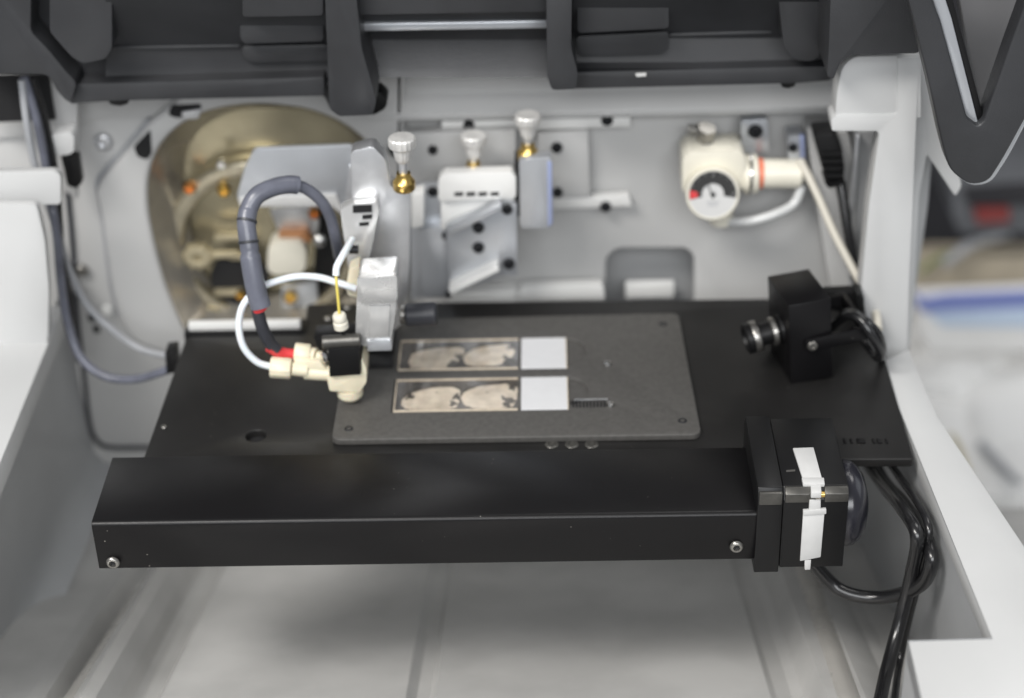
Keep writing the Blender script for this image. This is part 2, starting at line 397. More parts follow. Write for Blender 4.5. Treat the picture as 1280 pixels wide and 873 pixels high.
# white side frame on the right (an upright with a top arm)
YF = 62
fr = M()
fr.prism(rnd(pxy([(1039,150),(1046,144),(1121,143),(1122,72),(1150,72),(1147,110),(1141,250),(1136,360),(1134,448),(1098,452),(1076,370),(1086,260),(1099,170),(1097,164),(1040,164)], YF), [1,1,1,0,0,0,3,3,0,0,3,3,3,1,1], 3), 'y', YF, YF+12, 1.0)
sf = tag(thing('side_frame', (228, YF, -2), 'white painted upright side frame with a short arm, right of the regulator', 'frame'))
link('upright', fr, RIMM, sf)
fr = M()    # rounded shoulder above the arm
sp = pxy([(1043,145),(1046,110),(1052,82),(1066,69),(1142,67),(1150,67),(1150,145)], YF+3)
fr.prism(rnd(sp, [0,3,5,4,0,0,0]), 'y', YF+1, YF+14, 2.0)
link('shoulder', fr, RIMM, sf)
fr = M()    # outer flank sweeping out to the right
fr.prism(rnd(pxy([(1140,67),(1150,67),(1172,120),(1204,236),(1196,250),(1160,196),(1150,250),(1142,400),(1138,440),(1128,440),(1136,250)], YF+14), 2), 'y', YF+17, YF+60, 1.5)
link('outer_flank', fr, RIMM, sf)
fr = M(); fr.prism(pxy([(1134,150),(1166,190),(1160,260),(1146,360),(1136,446),(1124,446)], YF+60), 'y', YF+60.5, YF+90, 1.0); link('flank_shade', fr, PAINTD, sf)  # darker strip added for the shading behind the upright
fr = M()    # inner recess post seen through the frame
fr.prism(pxy([(1070,160),(1104,160),(1082,372),(1066,372)], YF+50), 'y', YF+46, YF+70, .5)
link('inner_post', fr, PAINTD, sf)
fr = M(); fr.box(*[U(1082,0,'y',YF+44).x, U(1088,0,'y',YF+44).x], YF+40, YF+45, U(1080,330,'y',YF+44).z, U(1080,165,'y',YF+44).z, .8); link('inner_rail', fr, ALU, sf)

# right-hand ledge of the back wall carrying the upright
bm_ = M(); bm_.prism(rnd(pxy([(1008,164),(1060,164),(1062,176),(1094,372),(1096,460),(1078,460),(1040,372),(1020,250)], WY-18), 2), 'y', WY-20, WY-1, 1.0)
link('corner_return', bm_, PAINT, bw)

# bench and the dark room beyond
be = M(); be.box(300, 1800, -500, 760, -430, -415, 2); tag(link('bench_top', be, BENCH), kind='structure')
rmw = M(); rmw.box(-900, 1600, 900, 910, -700, 900); tag(link('room_wall', rmw, DARKW), kind='structure')

# ================================================================== STAGE PLATE
Z0 = 0.0
sp_out = rnd(pxz([(178,577),(233,421),(380,418),(384,380),(1085,372),(1142,574)], Z0), [1.5,1.5,0.5,1,2,1.5], 3)
hole = U(320,545,'z',0)
p3 = [U(px, 562, 'z', 0) for px in (690,715,740)]
holes = [circ(hole.x, hole.y, 4.4, 28)]
st = thing('stage_plate', (60, 30, -4), 'wide matt black flat stage plate spanning the instrument chamber', 'plate')
pm = M(); pm.plate(sp_out, holes, 'z', -4, 0, 0.5); link('plate', pm, PLATEM, st)
pm = M(); pm.cyl((hole.x, hole.y, -6), (hole.x, hole.y, -3.6), 5.5); link('hole_bottom', pm, VOIDM, st)
# rail at the back left
a = U(236,412,'z',1); b = U(376,410,'z',1)
pm = M(); pm.box(a.x, b.x, a.y-1, a.y+3, 0.5, 4.5, 0.7); link('guide_rail', pm, ALUW, st)
pm = M(); pm.box(a.x-2, b.x+3, a.y-3, a.y+7, -4, 0.5, 0.4); link('rail_bed', pm, BLK, st)
def sock(p, d, r, h, mt, parent, name='screw', hexr=0.5, seg=20):
    p = Vector(p); d = Vector(d).normalized()
    m = M(); m.lathe([(r*0.92, 0), (r, h*0.35), (r*0.86, h*0.85), (r*0.72, h), (r*hexr, h), (r*hexr*0.95, h*0.35), (0, h*0.3)], p, d, seg)
    o = link(name, m, mt, parent); return o
for px, py in ((205,534),(536,478)):
    q = U(px, py, 'z', 0)
    if px < 300: sock((q.x, q.y, 0), (0,0,1), 1.3, 0.7, NICK, st)
for q in p3: sock((q.x, q.y+3.4, -.1), (0,0,1), 3.0, .8, STOFF, st, hexr=.55)
# raised machined marks near the right front corner of the plate
for px, wd in ((1020,9),(1034,3),(1043,7),(1056,3),(1064,3),(1076,10),(1092,3),(1099,6),(1108,3)):
    q = U(px, 552, 'z', 0); e = wd/2.9
    m = M(); m.box(q.x-e/2, q.x+e/2, q.y-1.6, q.y+1.6, 0.0, 0.5, 0.12); link('machined_mark', m, ANOD, st)
# underside support strip & vertical post under the plate (keeps it standing)
m = M(); m.box(-60, 190, 70, 90, -30, -4, 1); link('support_beam', m, BLK, st)

# ================================================================== SLIDE HOLDER
HZ = 3.0
ho = rnd(pxz([(414,550),(440,400),(848,391),(877,543)], HZ), [4.5,4.5,4.5,4.5], 5)
sx0, sx1 = 0.0, 75.0
Y1a, Y1b = 0.0, 25.0; Y2a, Y2b = 32.6, 57.6
def pocket(y0, y1, k):
    # rectangular pocket with a finger scallop at its right end
    pts = [(sx0-1, y0-0.8), (sx1+0.8, y0-0.8)]
    for i in range(9):
        t = -math.pi/2 + math.pi*i/8; pts.append((sx1+0.8+8.5*math.cos(t)*1.0, (y0+y1)/2+1+10.5*math.sin(t)))
    pts += [(sx1+0.8, y1+0.8), (sx0-1, y1+0.8)]
    return pts
hd = thing('slide_holder', (75, 30, 0.0), 'grey textured slide holder plate with rounded corners on the black stage', 'holder')
m = M(); m.plate(ho, [pocket(Y1a, Y1b, 0), pocket(Y2a, Y2b, 1), circ(93.5, Y1a+2.5, 1.9, 14), circ(93.5, Y2a+2.2, 1.9, 14)], 'z', 0.02, HZ, 0.5)
link('holder_plate', m, HOLDER, hd)
m = M(); m.plate(rnd([(-4,-4),(100,-4),(100,62),(-4,62)],2), [], 'z', 0.03, 1.7); link('pocket_floor', m, HOLDER, hd)
for px, py in ((436,536),(829,405),(853,526)):
    q = U(px, py, 'z', HZ); sock((q.x, q.y, HZ-.2), (0,0,1), 2.0, 0.5, BOLT, hd, 'corner_screw', .55)
for yb_ in (Y1a+2.5, Y2a+2.2):
    m = M(); m.lathe([(0.1,0),(1.3,.4),(1.7,1.3),(1.3,2.3),(0.1,2.8)], (93.5, yb_, 1.4), (0,0,1), 16); link('ball_plunger', m, STEEL, hd)
# spring and pin beside the lower slide
m = M()
for i in range(10):
    x = 77.0+i*1.5; m.box(x, x+0.95, 0.4, 5.6, HZ-.9, HZ+.35, 0.25)
link('retaining_spring', m, VOIDM, hd)
m = M(); m.box(76.2, 92.0, -0.4, 6.2, 1.75, HZ-.6, .1); link('spring_channel', m, VOIDM, hd)
m = M(); m.box(78, 92.5, 6.1, 6.6, 2.0, HZ+.3, .1); link('spring_edge', m, ALU, hd)

# ================================================================== SLIDES
def blob(px, ax, ay, cxx, cyy, seed, n=44, jag=0.06):
    r = random.Random(seed); ph = [r.uniform(0,6.28) for _ in range(6)]; pts = []
    for i in range(n):
        t = 6.2831853*i/n; k = 1+jag*math.sin(3*t+ph[0])+jag*.7*math.sin(5*t+ph[1])+jag*.5*math.sin(9*t+ph[2])+jag*.35*math.sin(15*t+ph[3])
        c, s = math.cos(t), math.sin(t)
        e = 0.72
        x = math.copysign(abs(c)**e, c)*ax*k; y = math.copysign(abs(s)**e, s)*ay*k
        pts.append((cxx+x+px*y, cyy+y))
    return pts
def poly_on(name, pts, z0, z1, mt, parent):
    m = M(); m.prism(pts, 'z', z0, z1); return link(name, m, mt, parent)
def pxblob(name, px, z, h, mt, parent, r=1.0, jag=0.35, seed=1):
    rr = random.Random(seed); pts = rnd(pxz(px, z), r, 4); out = []
    for i in range(len(pts)):
        a = Vector(pts[i]); b = Vector(pts[(i+1) % len(pts)])
        k = max(1, int((b-a).length/0.55))
        for j in range(k):
            q = a.lerp(b, j/k); out.append((q.x+rr.uniform(-jag, jag), q.y+rr.uniform(-jag, jag)))
    return poly_on(name, out, z, z+h, mt, parent)
def slide(y0, y1, which, label):
    t = thing('microscope_slide', (37.5, (y0+y1)/2, 1.75), label, 'glass slide', 'glass slides lying in the holder')
    z0, z1 = 1.75, 2.75
    m = M(); m.box(sx0+.5, 53.0, y0+.5, y1-.5, z0, z0+.25); link('dried_film', m, FILM, t)
    if which == 0:   # lower slide: two sections
        A = [(503,505),(512,496),(530,490),(546,487),(566,487),(574,491),(573,503),(570,512),(560,515),(540,516),(520,516),(508,514),(503,510)]
        B = [(577,500),(584,492),(600,486),(622,484),(643,482),(646,490),(644,504),(640,512),(622,514),(596,514),(582,510)]
    else:
        A = [(512,456),(516,446),(530,441),(548,438),(572,437),(580,440),(578,448),(568,458),(556,463),(530,464),(514,463)]
        B = [(580,449),(590,441),(606,436),(630,434),(643,434),(642,444),(636,455),(620,460),(596,461),(583,459)]
    for k, P in enumerate((A, B)):
        cxp = sum(p[0] for p in P)/len(P); cyp = sum(p[1] for p in P)/len(P)
        P = [(cxp+(p[0]-cxp)*1.04, cyp-2.6+(p[1]-cyp)*0.98) for p in P]
        big = [(cxp+(p[0]-cxp)*1.06+1.0, cyp-2.6+(p[1]-cyp)*1.06) for p in P]
        s = pxblob('tissue_section', P, z0+.3, .32, TISS, t, 1.2, .3, 11+k+which*5)
        s2 = pxblob('section_margin', big, z0+.26, .12, TISSE, t, 2.2, .45, 31+k+which*5)
        s['label'] = 'left pale tissue section' if k == 0 else 'right pale tissue section'
    m = M()
    rr = random.Random(5+which)
    for (X, Y, R_) in ((49.2, 7, 3.6), (51.2, 19, 3.0), (26.8, 11, 2.2), (25.5, 6, 2.0), (6.5, 12, 2.3) if which == 0 else (24, 5, 2.4), (8.5, 17, 1.4), (40, 14, .45), (18, 15, .4)):
        m.prism(blob(0, R_*.7, R_, X, y0+Y, rr.randint(0, 99), 26, .3), 'z', z0+.27, z0+.66)
    link('dark_residue', m, TISSE, t)
    m = M(); m.box(sx0, sx1, y0, y1, z0+.7, z1, 0.08, 1); link('glass', m, GLASS, t)
    m = M()
    m.box(sx0, 53.5, y0-.05, y0+.9, z0, z1+.03); m.box(sx0, 53.5, y1-.45, y1+.05, z0, z1+.02); m.box(sx0-.05, sx0+.35, y0, y1, z0, z1+.02)
    link('ground_edge', m, FROST, t)
    m = M(); m.box(55.0, sx1+.1, y0-.1, y1+.1, z0, z1+.08, 0.15, 1); link('label_area', m, LABELM, t)
    m = M(); m.box(sx1-.2, sx1+.5, y0-.12, y1+.12, z0, z1+.02, .1, 1); link('end_edge', m, FROST, t)
slide(Y1a, Y1b, 0, 'front one of two glass slides with pale tissue sections, beside the black spring')
slide(Y2a, Y2b, 1, 'rear one of two glass slides with pale tissue sections, nearer the back wall')

# ================================================================== FRONT BAR
fb = thing('actuator_cover', (17, -56, -17.4), 'long black folded metal cover across the front of the stage', 'cover')
BX0, BX1, BYF, BYB, BZ, BH = -114.4, 148.4, -79.2, -34.4, 5.7, 23.1
m = M(); rr_ = 2.1
prof_ = [(BYB, BZ), (BYB, BZ-2.2)]
sec = [(BYB-.0, BZ-2.0), (BYB, BZ-.5), (BYB-.5, BZ)]
for i in range(7):
    t = math.pi/2*i/6; sec.append((BYF+rr_-rr_*math.sin(t), BZ-rr_+rr_*math.cos(t)))
sec += [(BYF, BZ-BH+.4), (BYF+.4, BZ-BH), (BYF+1.6, BZ-BH), (BYF+1.6, BZ-rr_-.5), (BYF+2.5, BZ-2.0)]
m.prism(sec, 'x', BX0, BX1, 0.22, 1); link('folded_sheet', m, ANOD, fb)
m = M(); m.box(BX0+.6, BX0+2.0, BYF+1.7, BYB-.2, BZ-BH+1.5, BZ-2.05, .3); link('end_plate', m, ANOD, fb)
for px, py in ((141.5,702.5),(920.5,682.5)):
    q = U(px, py, 'y', BYF)
    o = sock((q.x, BYF+.05, q.z), (0,-1,0), 2.75, 1.7, NICK, fb, 'cover_screw', .52, 26)
    m = M(); m.cyl((q.x, BYF-.3, q.z), (q.x, BYF-.8, q.z), 1.25, 6); link('hex_socket', m, BOLT, o)

# ================================================================== END BLOCK (stepper motor)
mo = thing('stepper_motor', (165, -62, -24), 'square black motor block with white strips at the right end of the cover', 'motor')
# mounting flange
f0 = U(944,717,'y',BYF-1.5); f1 = U(976,622,'y',BYF-1.5)
FX0, FX1 = 147.6, 157.4; ZB = U(950,716,'y',BYF-1.5).z; ZT = U(955,614,'y',BYF-1.5).z
EYB = -34.0
m = M(); m.prism([(BYF-1.5, ZB), (BYF-1.5, ZT-5.5), (BYF+1.0, ZT), (EYB+4, ZT+0.2), (EYB+6, ZT-3), (EYB+6, ZB)], 'x', FX0, FX1, 0.5); link('mounting_flange', m, BLK, mo)
m = M(); m.box(FX0+.4, FX1-.4, BYF-2.1, BYF-.4, ZT-6.6, ZT-.8, .5); link('flange_corner_block', m, STOFF, mo)
# motor body in two black halves split by the white strip
MX0, MX1 = FX1+.3, 183.0; MZT = ZT-1.0; MZB = ZB+1.8
def halfm(x0, x1):
    m = M(); c = 4.6
    m.prism([(BYF-.6, MZB), (BYF-.6, MZT-c), (BYF-.6+c*.8, MZT), (EYB+4, MZT), (EYB+4, MZB)], 'x', x0, x1, 0.35); return m
link('motor_housing', halfm(MX0, MX1), BLK, mo)
zc = MZT-2.6; 
def nut(x0, x1):
    m = M(); m.prism([(BYF-1.0, zc-2.8), (BYF-1.0, zc+1.2), (BYF+1.6, zc+3.0), (BYF+3.4, zc+2.2), (BYF+3.4, zc-2.8)], 'x', x0, x1, .35); return m
link('standoff', nut(MX0+.6, 170.2), STOFF, mo); link('standoff', nut(173.6, 182.8), STOFF, mo)
m = M(); m.cyl((169.8, BYF+.6, zc), (174.0, BYF+.6, zc), 1.3, 16); link('brass_stud', m, BRASS, mo)
# white strips: front and top
def wq(px, py, ax, v): q = U(px, py, ax, v); return q
Yw_ = BYF-1.6
m = M(); m.prism(pxy([(1004,643),(1031,640),(1026,697),(1000,702)], Yw_), 'y', Yw_, Yw_+1.2, .35); s1 = link('white_strip', m, WHT, mo); s1['label'] = 'front white strip'
m = M(); m.prism(pxy([(1004,639),(1033,637),(1033,643),(1004,645)], Yw_-.5), 'y', Yw_-.5, Yw_+1, .25); link('strip_lip', m, WHT, s1)
m = M(); m.prism(pxy([(1012,626),(1026,625),(1026,641),(1011,641)], Yw_), 'y', Yw_+.1, Yw_+1.4, .25); link('strip_neck', m, WHT, s1)
m = M(); m.prism(pxy([(1006,701),(1014,701),(1013,713),(1006,713)], Yw_), 'y', Yw_+.2, Yw_+1.4, .2); link('strip_tail', m, WHT, s1)
Zw_ = MZT+.1
m = M(); m.prism(pxz([(991,560),(1017,559),(1029,603),(1005,603)], Zw_+1), 'z', Zw_-.1, Zw_+1.0, .3); s2 = link('white_strip', m, WHT, mo); s2['label'] = 'top white strip'
m = M(); m.prism(pxz([(1002,597),(1030,597),(1031,605),(1004,605)], Zw_+1.5), 'z', Zw_-.1, Zw_+1.5, .25); link('strip_lip', m, WHT, s2)
m = M(); m.prism(pxz([(1013,604),(1026,604),(1027,616),(1014,616)], Zw_+.7), 'z', Zw_-2.0, Zw_+.7, .25); link('strip_neck', m, WHT, s2)
m = M(); m.prism(pxz([(983,588),(994,587),(994,589),(983,590)], MZT+.1), 'z', MZT-.2, MZT+.15); link('scribed_line', m, NICK, mo)
# hand wheel at the end
m = M(); kc = (MX1, -62, (MZT+MZB)/2-.5)
m.lathe([(17,0),(17.5,2),(17,4.5),(15,7),(11.5,9.2),(6,10.6),(0,11)], kc, (1,0,0), 40)
link('rear_knob', m, mat('glossy_dark_knob', (0.018, 0.018, 0.024), 0.22, 0.1, 0, spec=0.6), mo)

# ================================================================== BLACK CABLES UNDER THE RIGHT SIDE
def cable(name, pts, r, mt, label, cat='cable', group=None, **k):
    m = M(); m.tube(pts, r, **k); o = link(name, m, mt, None, smooth=70); return tag(o, label, cat, group)
X_ = lambda px, py, x: U(px, py, 'x', x)
cable('motor_cable', [(166,-56,-24), U(1032,722,'y',-58), U(1060,742,'y',-62), U(1105,747,'y',-66), X_(1150,732,216), X_(1165,700,218), X_(1154,665,217.5), X_(1130,630,216), X_(1098,590,214), (205,60,-30)], 2.9, BLKG,
      'black cable looping out from under the motor block', n=14)
cable('power_cable', [X_(1076,990,186), X_(1094,905,193), X_(1108,840,202), X_(1124,780,209), X_(1140,715,213), X_(1146,670,212), X_(1128,636,210), X_(1092,590,208), (196,62,-34)], 2.8, BLKG,
      'thick black cable hanging straight down past the cable loop', n=14)
cable('signal_cable', [X_(1098,990,190), X_(1114,905,200), X_(1124,830,214), X_(1138,765,216), X_(1156,695,217), X_(1158,650,217), X_(1120,590,213), (206,66,-40)], 1.7, BLKG,
      'thinner black cable running behind the cable loop down the wall', n=12)

# ================================================================== MINI CAMERA ON THE RIGHT
cc = thing('mini_camera', (172, 40, 0), 'small black cube camera on a bracket pointing left over the stage', 'camera')
cb = U(984,430,'y',26)
R_c = Matrix.Translation(Vector((178.5, 38, 18))) @ Matrix.Rotation(math.radians(11), 4, 'Z') @ Matrix.Rotation(math.radians(-4), 4, 'Y')@ Matrix.Rotation(math.radians(-4), 4, 'X')
m = M(); m.box(-9.6, 9.6, -15, 15, -19, 20.5, .7).xf(R_c); link('camera_body', m, ANOD, cc)
m = M(); m.lathe([(6.8,0),(6.8,1.5),(5.0,2),(5.0,10),(6.9,10.5),(6.9,16.5),(5.8,17),(5.2,17),(4.8,14.5),(0,14.3)], (-9.2,-3,3), (-1,0,-.12), 28).xf(R_c); ln = link('lens', m, BLK, cc)
m = M(); m.lathe([(6.2,3),(6.5,3.2),(6.5,5.0),(6.2,5.2)], (-9.2,-3,3), (-1,0,-.12), 28).xf(R_c); link('lock_ring', m, NICK, ln)
m = M(); m.lathe([(7.1,11.2),(7.2,11.5),(7.2,13.5),(7.1,13.8)], (-9.2,-3,3), (-1,0,-.12), 28).xf(R_c); link('focus_ring', m, NICK, ln)
for i, yy in enumerate((-16.2, 16.0)):
    m = M(); m.prism(rnd([(-3.2,-2.8),(26,-2.0),(26,4.2),(-3.2,3.0)], [2.6,.5,.5,2.6]), 'y', yy-.8, yy+.8, .3).xf(R_c); link('bracket_arm', m, ANOD, cc)
m = M(); m.box(24.6, 26.4, -15.9, 15.5, -2.0, 4.2, .3).xf(R_c); link('bracket_back', m, ANOD, cc)
o = M(); o.lathe([(2.0,0),(2.3,.5),(1.9,1.2),(1.2,1.3),(1.1,.6),(0,.5)], (0,-16.9,0), (0,-1,0), 20).xf(R_c); link('pivot_screw', o, NICK, cc)
o = M(); o.prism(pxy([(1030,366),(1073,364),(1078,372),(1079,392),(1060,394),(1030,386)], 62), 'y', 62, 68, .8); link('mount_block', o, BLK, cc)
o = M(); o.prism(rnd(pxy([(1068,362),(1078,364),(1080,388),(1072,388)], 56), 1), 'y', 52, 62, .6); link('mount_tab', o, BLK, cc)
cable('camera_cable', [U(1036,412,'y',46), U(1050,400,'y',38), U(1062,394,'y',30), U(1076,400,'y',24), U(1090,420,'y',20), U(1101,440,'y',22), U(1097,447,'y',26), U(1085,432,'y',36), U(1068,408,'y',44)], 2.1, BLKG, 'shiny black cable looped behind the small camera', n=12)
cable('camera_lead', [U(1046,404,'y',50), U(1058,390,'y',40), U(1074,394,'y',30), U(1095,412,'y',26), U(1104,432,'y',30), U(1102,450,'y',40), U(1094,440,'y',60)], 1.5, BLKG, 'thin black lead curling beside the looped camera cable', n=12)

# ================================================================== SPRAYER
SY = 6.0
sh_ = thing('spray_nozzle', (-20, 12, 3), 'black clamped spray nozzle with cream fittings above the stage', 'nozzle')
def PY(name, px, y0, y1, mt, parent, bev=.5, r=0):
    o = pxy(px, y0)
    if r: o = rnd(o, r)
    m = M(); m.prism(o, 'y', y0, y1, bev); return link(name, m, mt, parent)
PY('clamp_block', [(410,436),(449,434),(451,469),(412,472)], 2, 20, BLK, sh_, .5)
PY('clamp_plate', [(392,423),(452,420),(451,434),(398,438)], 8, 19, BLK, sh_, .5)
m = M(); a = U(403,428,'y',5); b = U(451,425,'y',5); m.cyl(a, b, 2.9, 20, .4); link('clamp_pin', m, STOFF, sh_)
m = M(); a = U(409,440,'y',4.5); b = U(449,438,'y',4.5); m.cyl(a, b, .6, 10); link('hinge_pin', m, NICK, sh_)
m = M(); a = U(402,419,'y',16); m.lathe([(2.3,0),(2.3,1.4),(1.2,1.5),(1.1,.8),(0,.7)], a, (0,-.5,.8), 18); link('cap_screw', m, NICK, sh_)
m = M(); a = U(401,448,'y',4); m.lathe([(2.3,0),(2.4,2.5),(1.4,3.2),(0,3.3)], a+Vector((3,2,0)), (-.7,-.7,.1), 20); link('chrome_nut', m, STEEL, sh_)
# cream nozzle body below the block
PY('nozzle_body', [(408,470),(452,468),(452,448),(458,462),(458,478),(449,491),(412,489)], 4, 17, PEEK, sh_, .9, 1.0)
m = M(); a = U(437,484,'y',9); m.lathe([(5.8,0),(5.6,3.5),(4.0,5.4),(1.2,6.0),(0,6.0)], a, (0,0,-1), 24); link('nozzle_tip', m, PEEK, sh_)
# side fittings
def fit(name, p0, p1, r, mt, knurl=False, par=sh_):
    m = M(); p0 = Vector(p0); p1 = Vector(p1)
    if knurl:
        L_ = (p1-p0).length; n = 36; m.lathe([(r*.9,0),(r,.6),(r,L_-.6),(r*.9,L_)], p0, p1-p0, n)
        for v in m.bm.verts: pass
        vs = list(m.bm.verts)
        for i, v in enumerate(vs):
            k = i % n
            if k % 3 == 0:
                ax = (p1-p0).normalized(); q = p0 + ax*((v.co-p0).dot(ax)); v.co = q + (v.co-q)*0.93
    else: m.cyl(p0, p1, r, 22, .35)
    return link(name, m, mt, par)
fit('body_arm', U(380,465,'y',8), U(413,467,'y',8), 3.3, PEEK)
fit('finger_nut', U(338,459,'y',6), U(364,461,'y',6), 4.6, PEEK, True)
fit('nut_neck', U(364,461,'y',6), U(384,463,'y',7), 3.0, PEEK)
fit('finger_nut', U(368,441,'y',12), U(388,443,'y',12), 4.4, PEEK, True)
fit('ferrule', U(388,444,'y',12), U(396,445,'y',11), 3.4, PEEK)
fit('ferrule_stem', U(396,445,'y',11), U(412,447,'y',10), 2.2, PEEK)
PY('body_bridge', [(368,452),(400,452),(411,466),(411,474),(383,472),(380,465),(366,464)], 6, 12, PEEK, sh_, .5)
# cap with yellow capillary
m = M(); m.lathe([(2.4,0),(3.1,.5),(3.2,3.2),(3.0,3.4),(2.7,3.6),(2.9,3.9),(2.9,6.6),(2.4,7.4),(0,7.5)], U(427,411,'y',6), (-.08,0,1), 22); link('top_fitting', m, CREAM, sh_)
m = M(); m.tube([U(427,411,'y',6), U(430,421,'y',6), U(431,432,'y',8)], .8); link('stem', m, BLK, sh_)
cable('capillary', [U(424,392,'y',6), U(423,378,'y',7), U(421,358,'y',9), U(420,345,'y',11)], .62, YEL, 'thin yellow capillary rising from the cream cap', 'capillary')
cable('sheath_tube', [U(420,345,'y',11), U(421,334,'y',13), U(427,322,'y',17), U(434,310,'y',24), U(440,300,'y',34)], 1.5, WTUBE, 'short white tube bending up to the aluminium bracket', 'tube')
cable('fluid_tube', [U(340,459,'y',6), U(322,453,'y',5), U(307,438,'y',5), U(300,420,'y',6), U(299,400,'y',8), U(305,380,'y',10), U(322,362,'y',14), U(345,352,'y',18), U(372,346,'y',22), U(398,347,'y',24), U(420,353,'y',24), U(445,361,'y',24)], 1.55, WTUBE, 'white tube in a wide loop left of the spray head', 'tube', sub=10)
# grey heat-shrunk cable, one thing with its sleeve pieces
gc = thing('sprayer_cable', (-50, 20, 10), 'thick slate grey cable arching over the spray head, red at its end', 'cable')
arch = [U(326,384,'y',8), U(320,362,'y',10), U(315,335,'y',13), U(311,305,'y',17), U(308,280,'y',21), U(311,262,'y',25), U(320,246,'y',28), U(335,237,'y',31), U(352,232,'y',34), U(366,231,'y',36)]
m = M(); m.tube(arch, 4.0, 16, 8, rf=lambda t: 1.10 if t < .28 else (0.93 if t < .30 else (1.0 if t < .55 else .95))); link('heatshrink_sleeve', m, GCAB, gc, smooth=70)
m = M(); m.tube([U(360,231,'y',35), U(380,235,'y',38), U(400,250,'y',40), U(413,272,'y',42), U(420,300,'y',46), U(424,320,'y',56)], 2.5, 14); link('inner_cable', m, GCAB, gc, smooth=70)
for k in (3.02, 4.1):
    i = int(k); a = arch[i]; b = arch[i+1]; 
    m = M(); p = a.lerp(b, k-i); d = (b-a).normalized(); m.cyl(p, p+d*1.2, 4.35, 20, .2); link('sleeve_band', m, GCAB2, gc)
m = M(); m.tube([U(358,231,'y',35), U(366,231,'y',36.3), U(372,232,'y',37)], 3.9, 16); link('sleeve_end', m, GCAB, gc, smooth=60)
m = M(); m.tube([U(325,380,'y',8.2), U(324,384,'y',8), U(325,387,'y',8)], 3.2, 16); link('red_liner', m, RED, gc)
m = M(); m.tube([U(320,375,'y',8.5), U(323,392,'y',8), U(328,410,'y',8), U(337,428,'y',9), U(346,437,'y',10)], 2.7, 14); link('dark_sleeve', m, GCAB2, gc, smooth=60)
m = M(); m.tube([U(338,433,'y',9.5), U(346,439,'y',10), U(356,442,'y',11), U(370,443,'y',12)], 2.6, 14, rf=lambda t: 1.1-.25*t); link('red_heatshrink', m, RED, gc, smooth=60)

# aluminium arm that carries the head
ar = thing('spray_bracket', (-8, 60, 0), 'bent aluminium arm reaching from the back wall to the spray head', 'bracket')
PY('arm_plate', [(438,190),(466,183),(482,200),(488,234),(513,240),(511,330),(507,400),(492,415),(478,418),(470,392),(447,350),(452,320),(466,262),(440,250)], 46, 55, ALU, ar, 1.0, 2)
PY('arm_front_block', [(447,350),(495,347),(496,384),(488,432),(456,434),(444,427),(445,395)], 8, 26, SILV, ar, 1.0, 1.5)
PY('front_cap', [(446,349),(496,345),(497,375),(491,380),(460,380),(447,378)], 6, 9, SILV, ar, 1.2, 1.5)
PY('front_lip', [(458,426),(489,426),(490,439),(459,440)], 7, 22, ALUP, ar, .6)
PY('front_pad', [(462,383),(488,382),(486,422),(461,424)], 7, 9, SILV, ar, .5)
m = M(); m.cyl(U(500,393,'y',40), U(507,393,'y',40), 4.2, 20, .5); link('pin_collar', m, NICK, ar)
m = M(); m.cyl(U(507,394,'y',36), U(546,392,'y',36), 5.2, 26, .8); link('black_roller', m, GCAB2, ar)
PY('upper_bracket', [(425,262),(440,255),(470,253),(474,262),(467,300),(460,330),(452,345),(448,358),(438,352),(430,300)], 40, 46, SILV, ar, .8, 1.5)
for px, py, ww, hh in ((453,262,24,9),(459,272,12,5),(455,281,12,4)):
    PY('slot_mark', [(px-ww/2,py-hh/2),(px+ww/2,py-hh/2-1),(px+ww/2,py+hh/2-1),(px-ww/2,py+hh/2)], 39.6, 40.6, VOIDM, ar, 0)
PY('cream_spacer', [(436,338),(449,332),(450,372),(436,370),(432,362)], 26, 34, PEEK, ar, .8, 1)
m = M(); m.cyl(U(437,312,'y',34), U(448,312,'y',34), 2.0, 14); link('small_pin', m, BOLT, ar)
m = M(); m.box(-30,-2, 34, 60, -0.0+.05, 5, 1); link('foot_block', m, BLK, ar)
m = M(); m.box(-34, -2, 44, 66, 5.02, 7, .4); link('foot_plate', m, BLK, ar)
for px, py in ((434,385),(410,399)):
    q = U(px, py, 'z', 7); sock((q.x, q.y, 6.8), (0,0,1), 1.9, 1.4, NICK, ar, 'foot_screw', .5)

# silver cover in front of the flange
cv = thing('flange_cover', (-62, 110, 40), 'folded silver cover plate in front of the brass flange', 'cover')
ypl = 104
PY('cover_plate', [(318,186),(440,182),(470,215),(466,262),(436,270),(424,262),(418,250),(300,258),(296,245),(306,210)], ypl, ypl+2.5, ALUP, cv, .6, 2.0)
PY('cover_lip', [(298,248),(420,244),(424,254),(430,262),(427,268),(415,258),(300,259)], ypl-1.5, ypl+1, WHT, cv, .5, 1.0)
PY('cover_bracket', [(436,208),(476,205),(474,262),(462,266),(452,262),(440,268),(430,270)], ypl-8, ypl-5, ALU, cv, .6, 1.5)

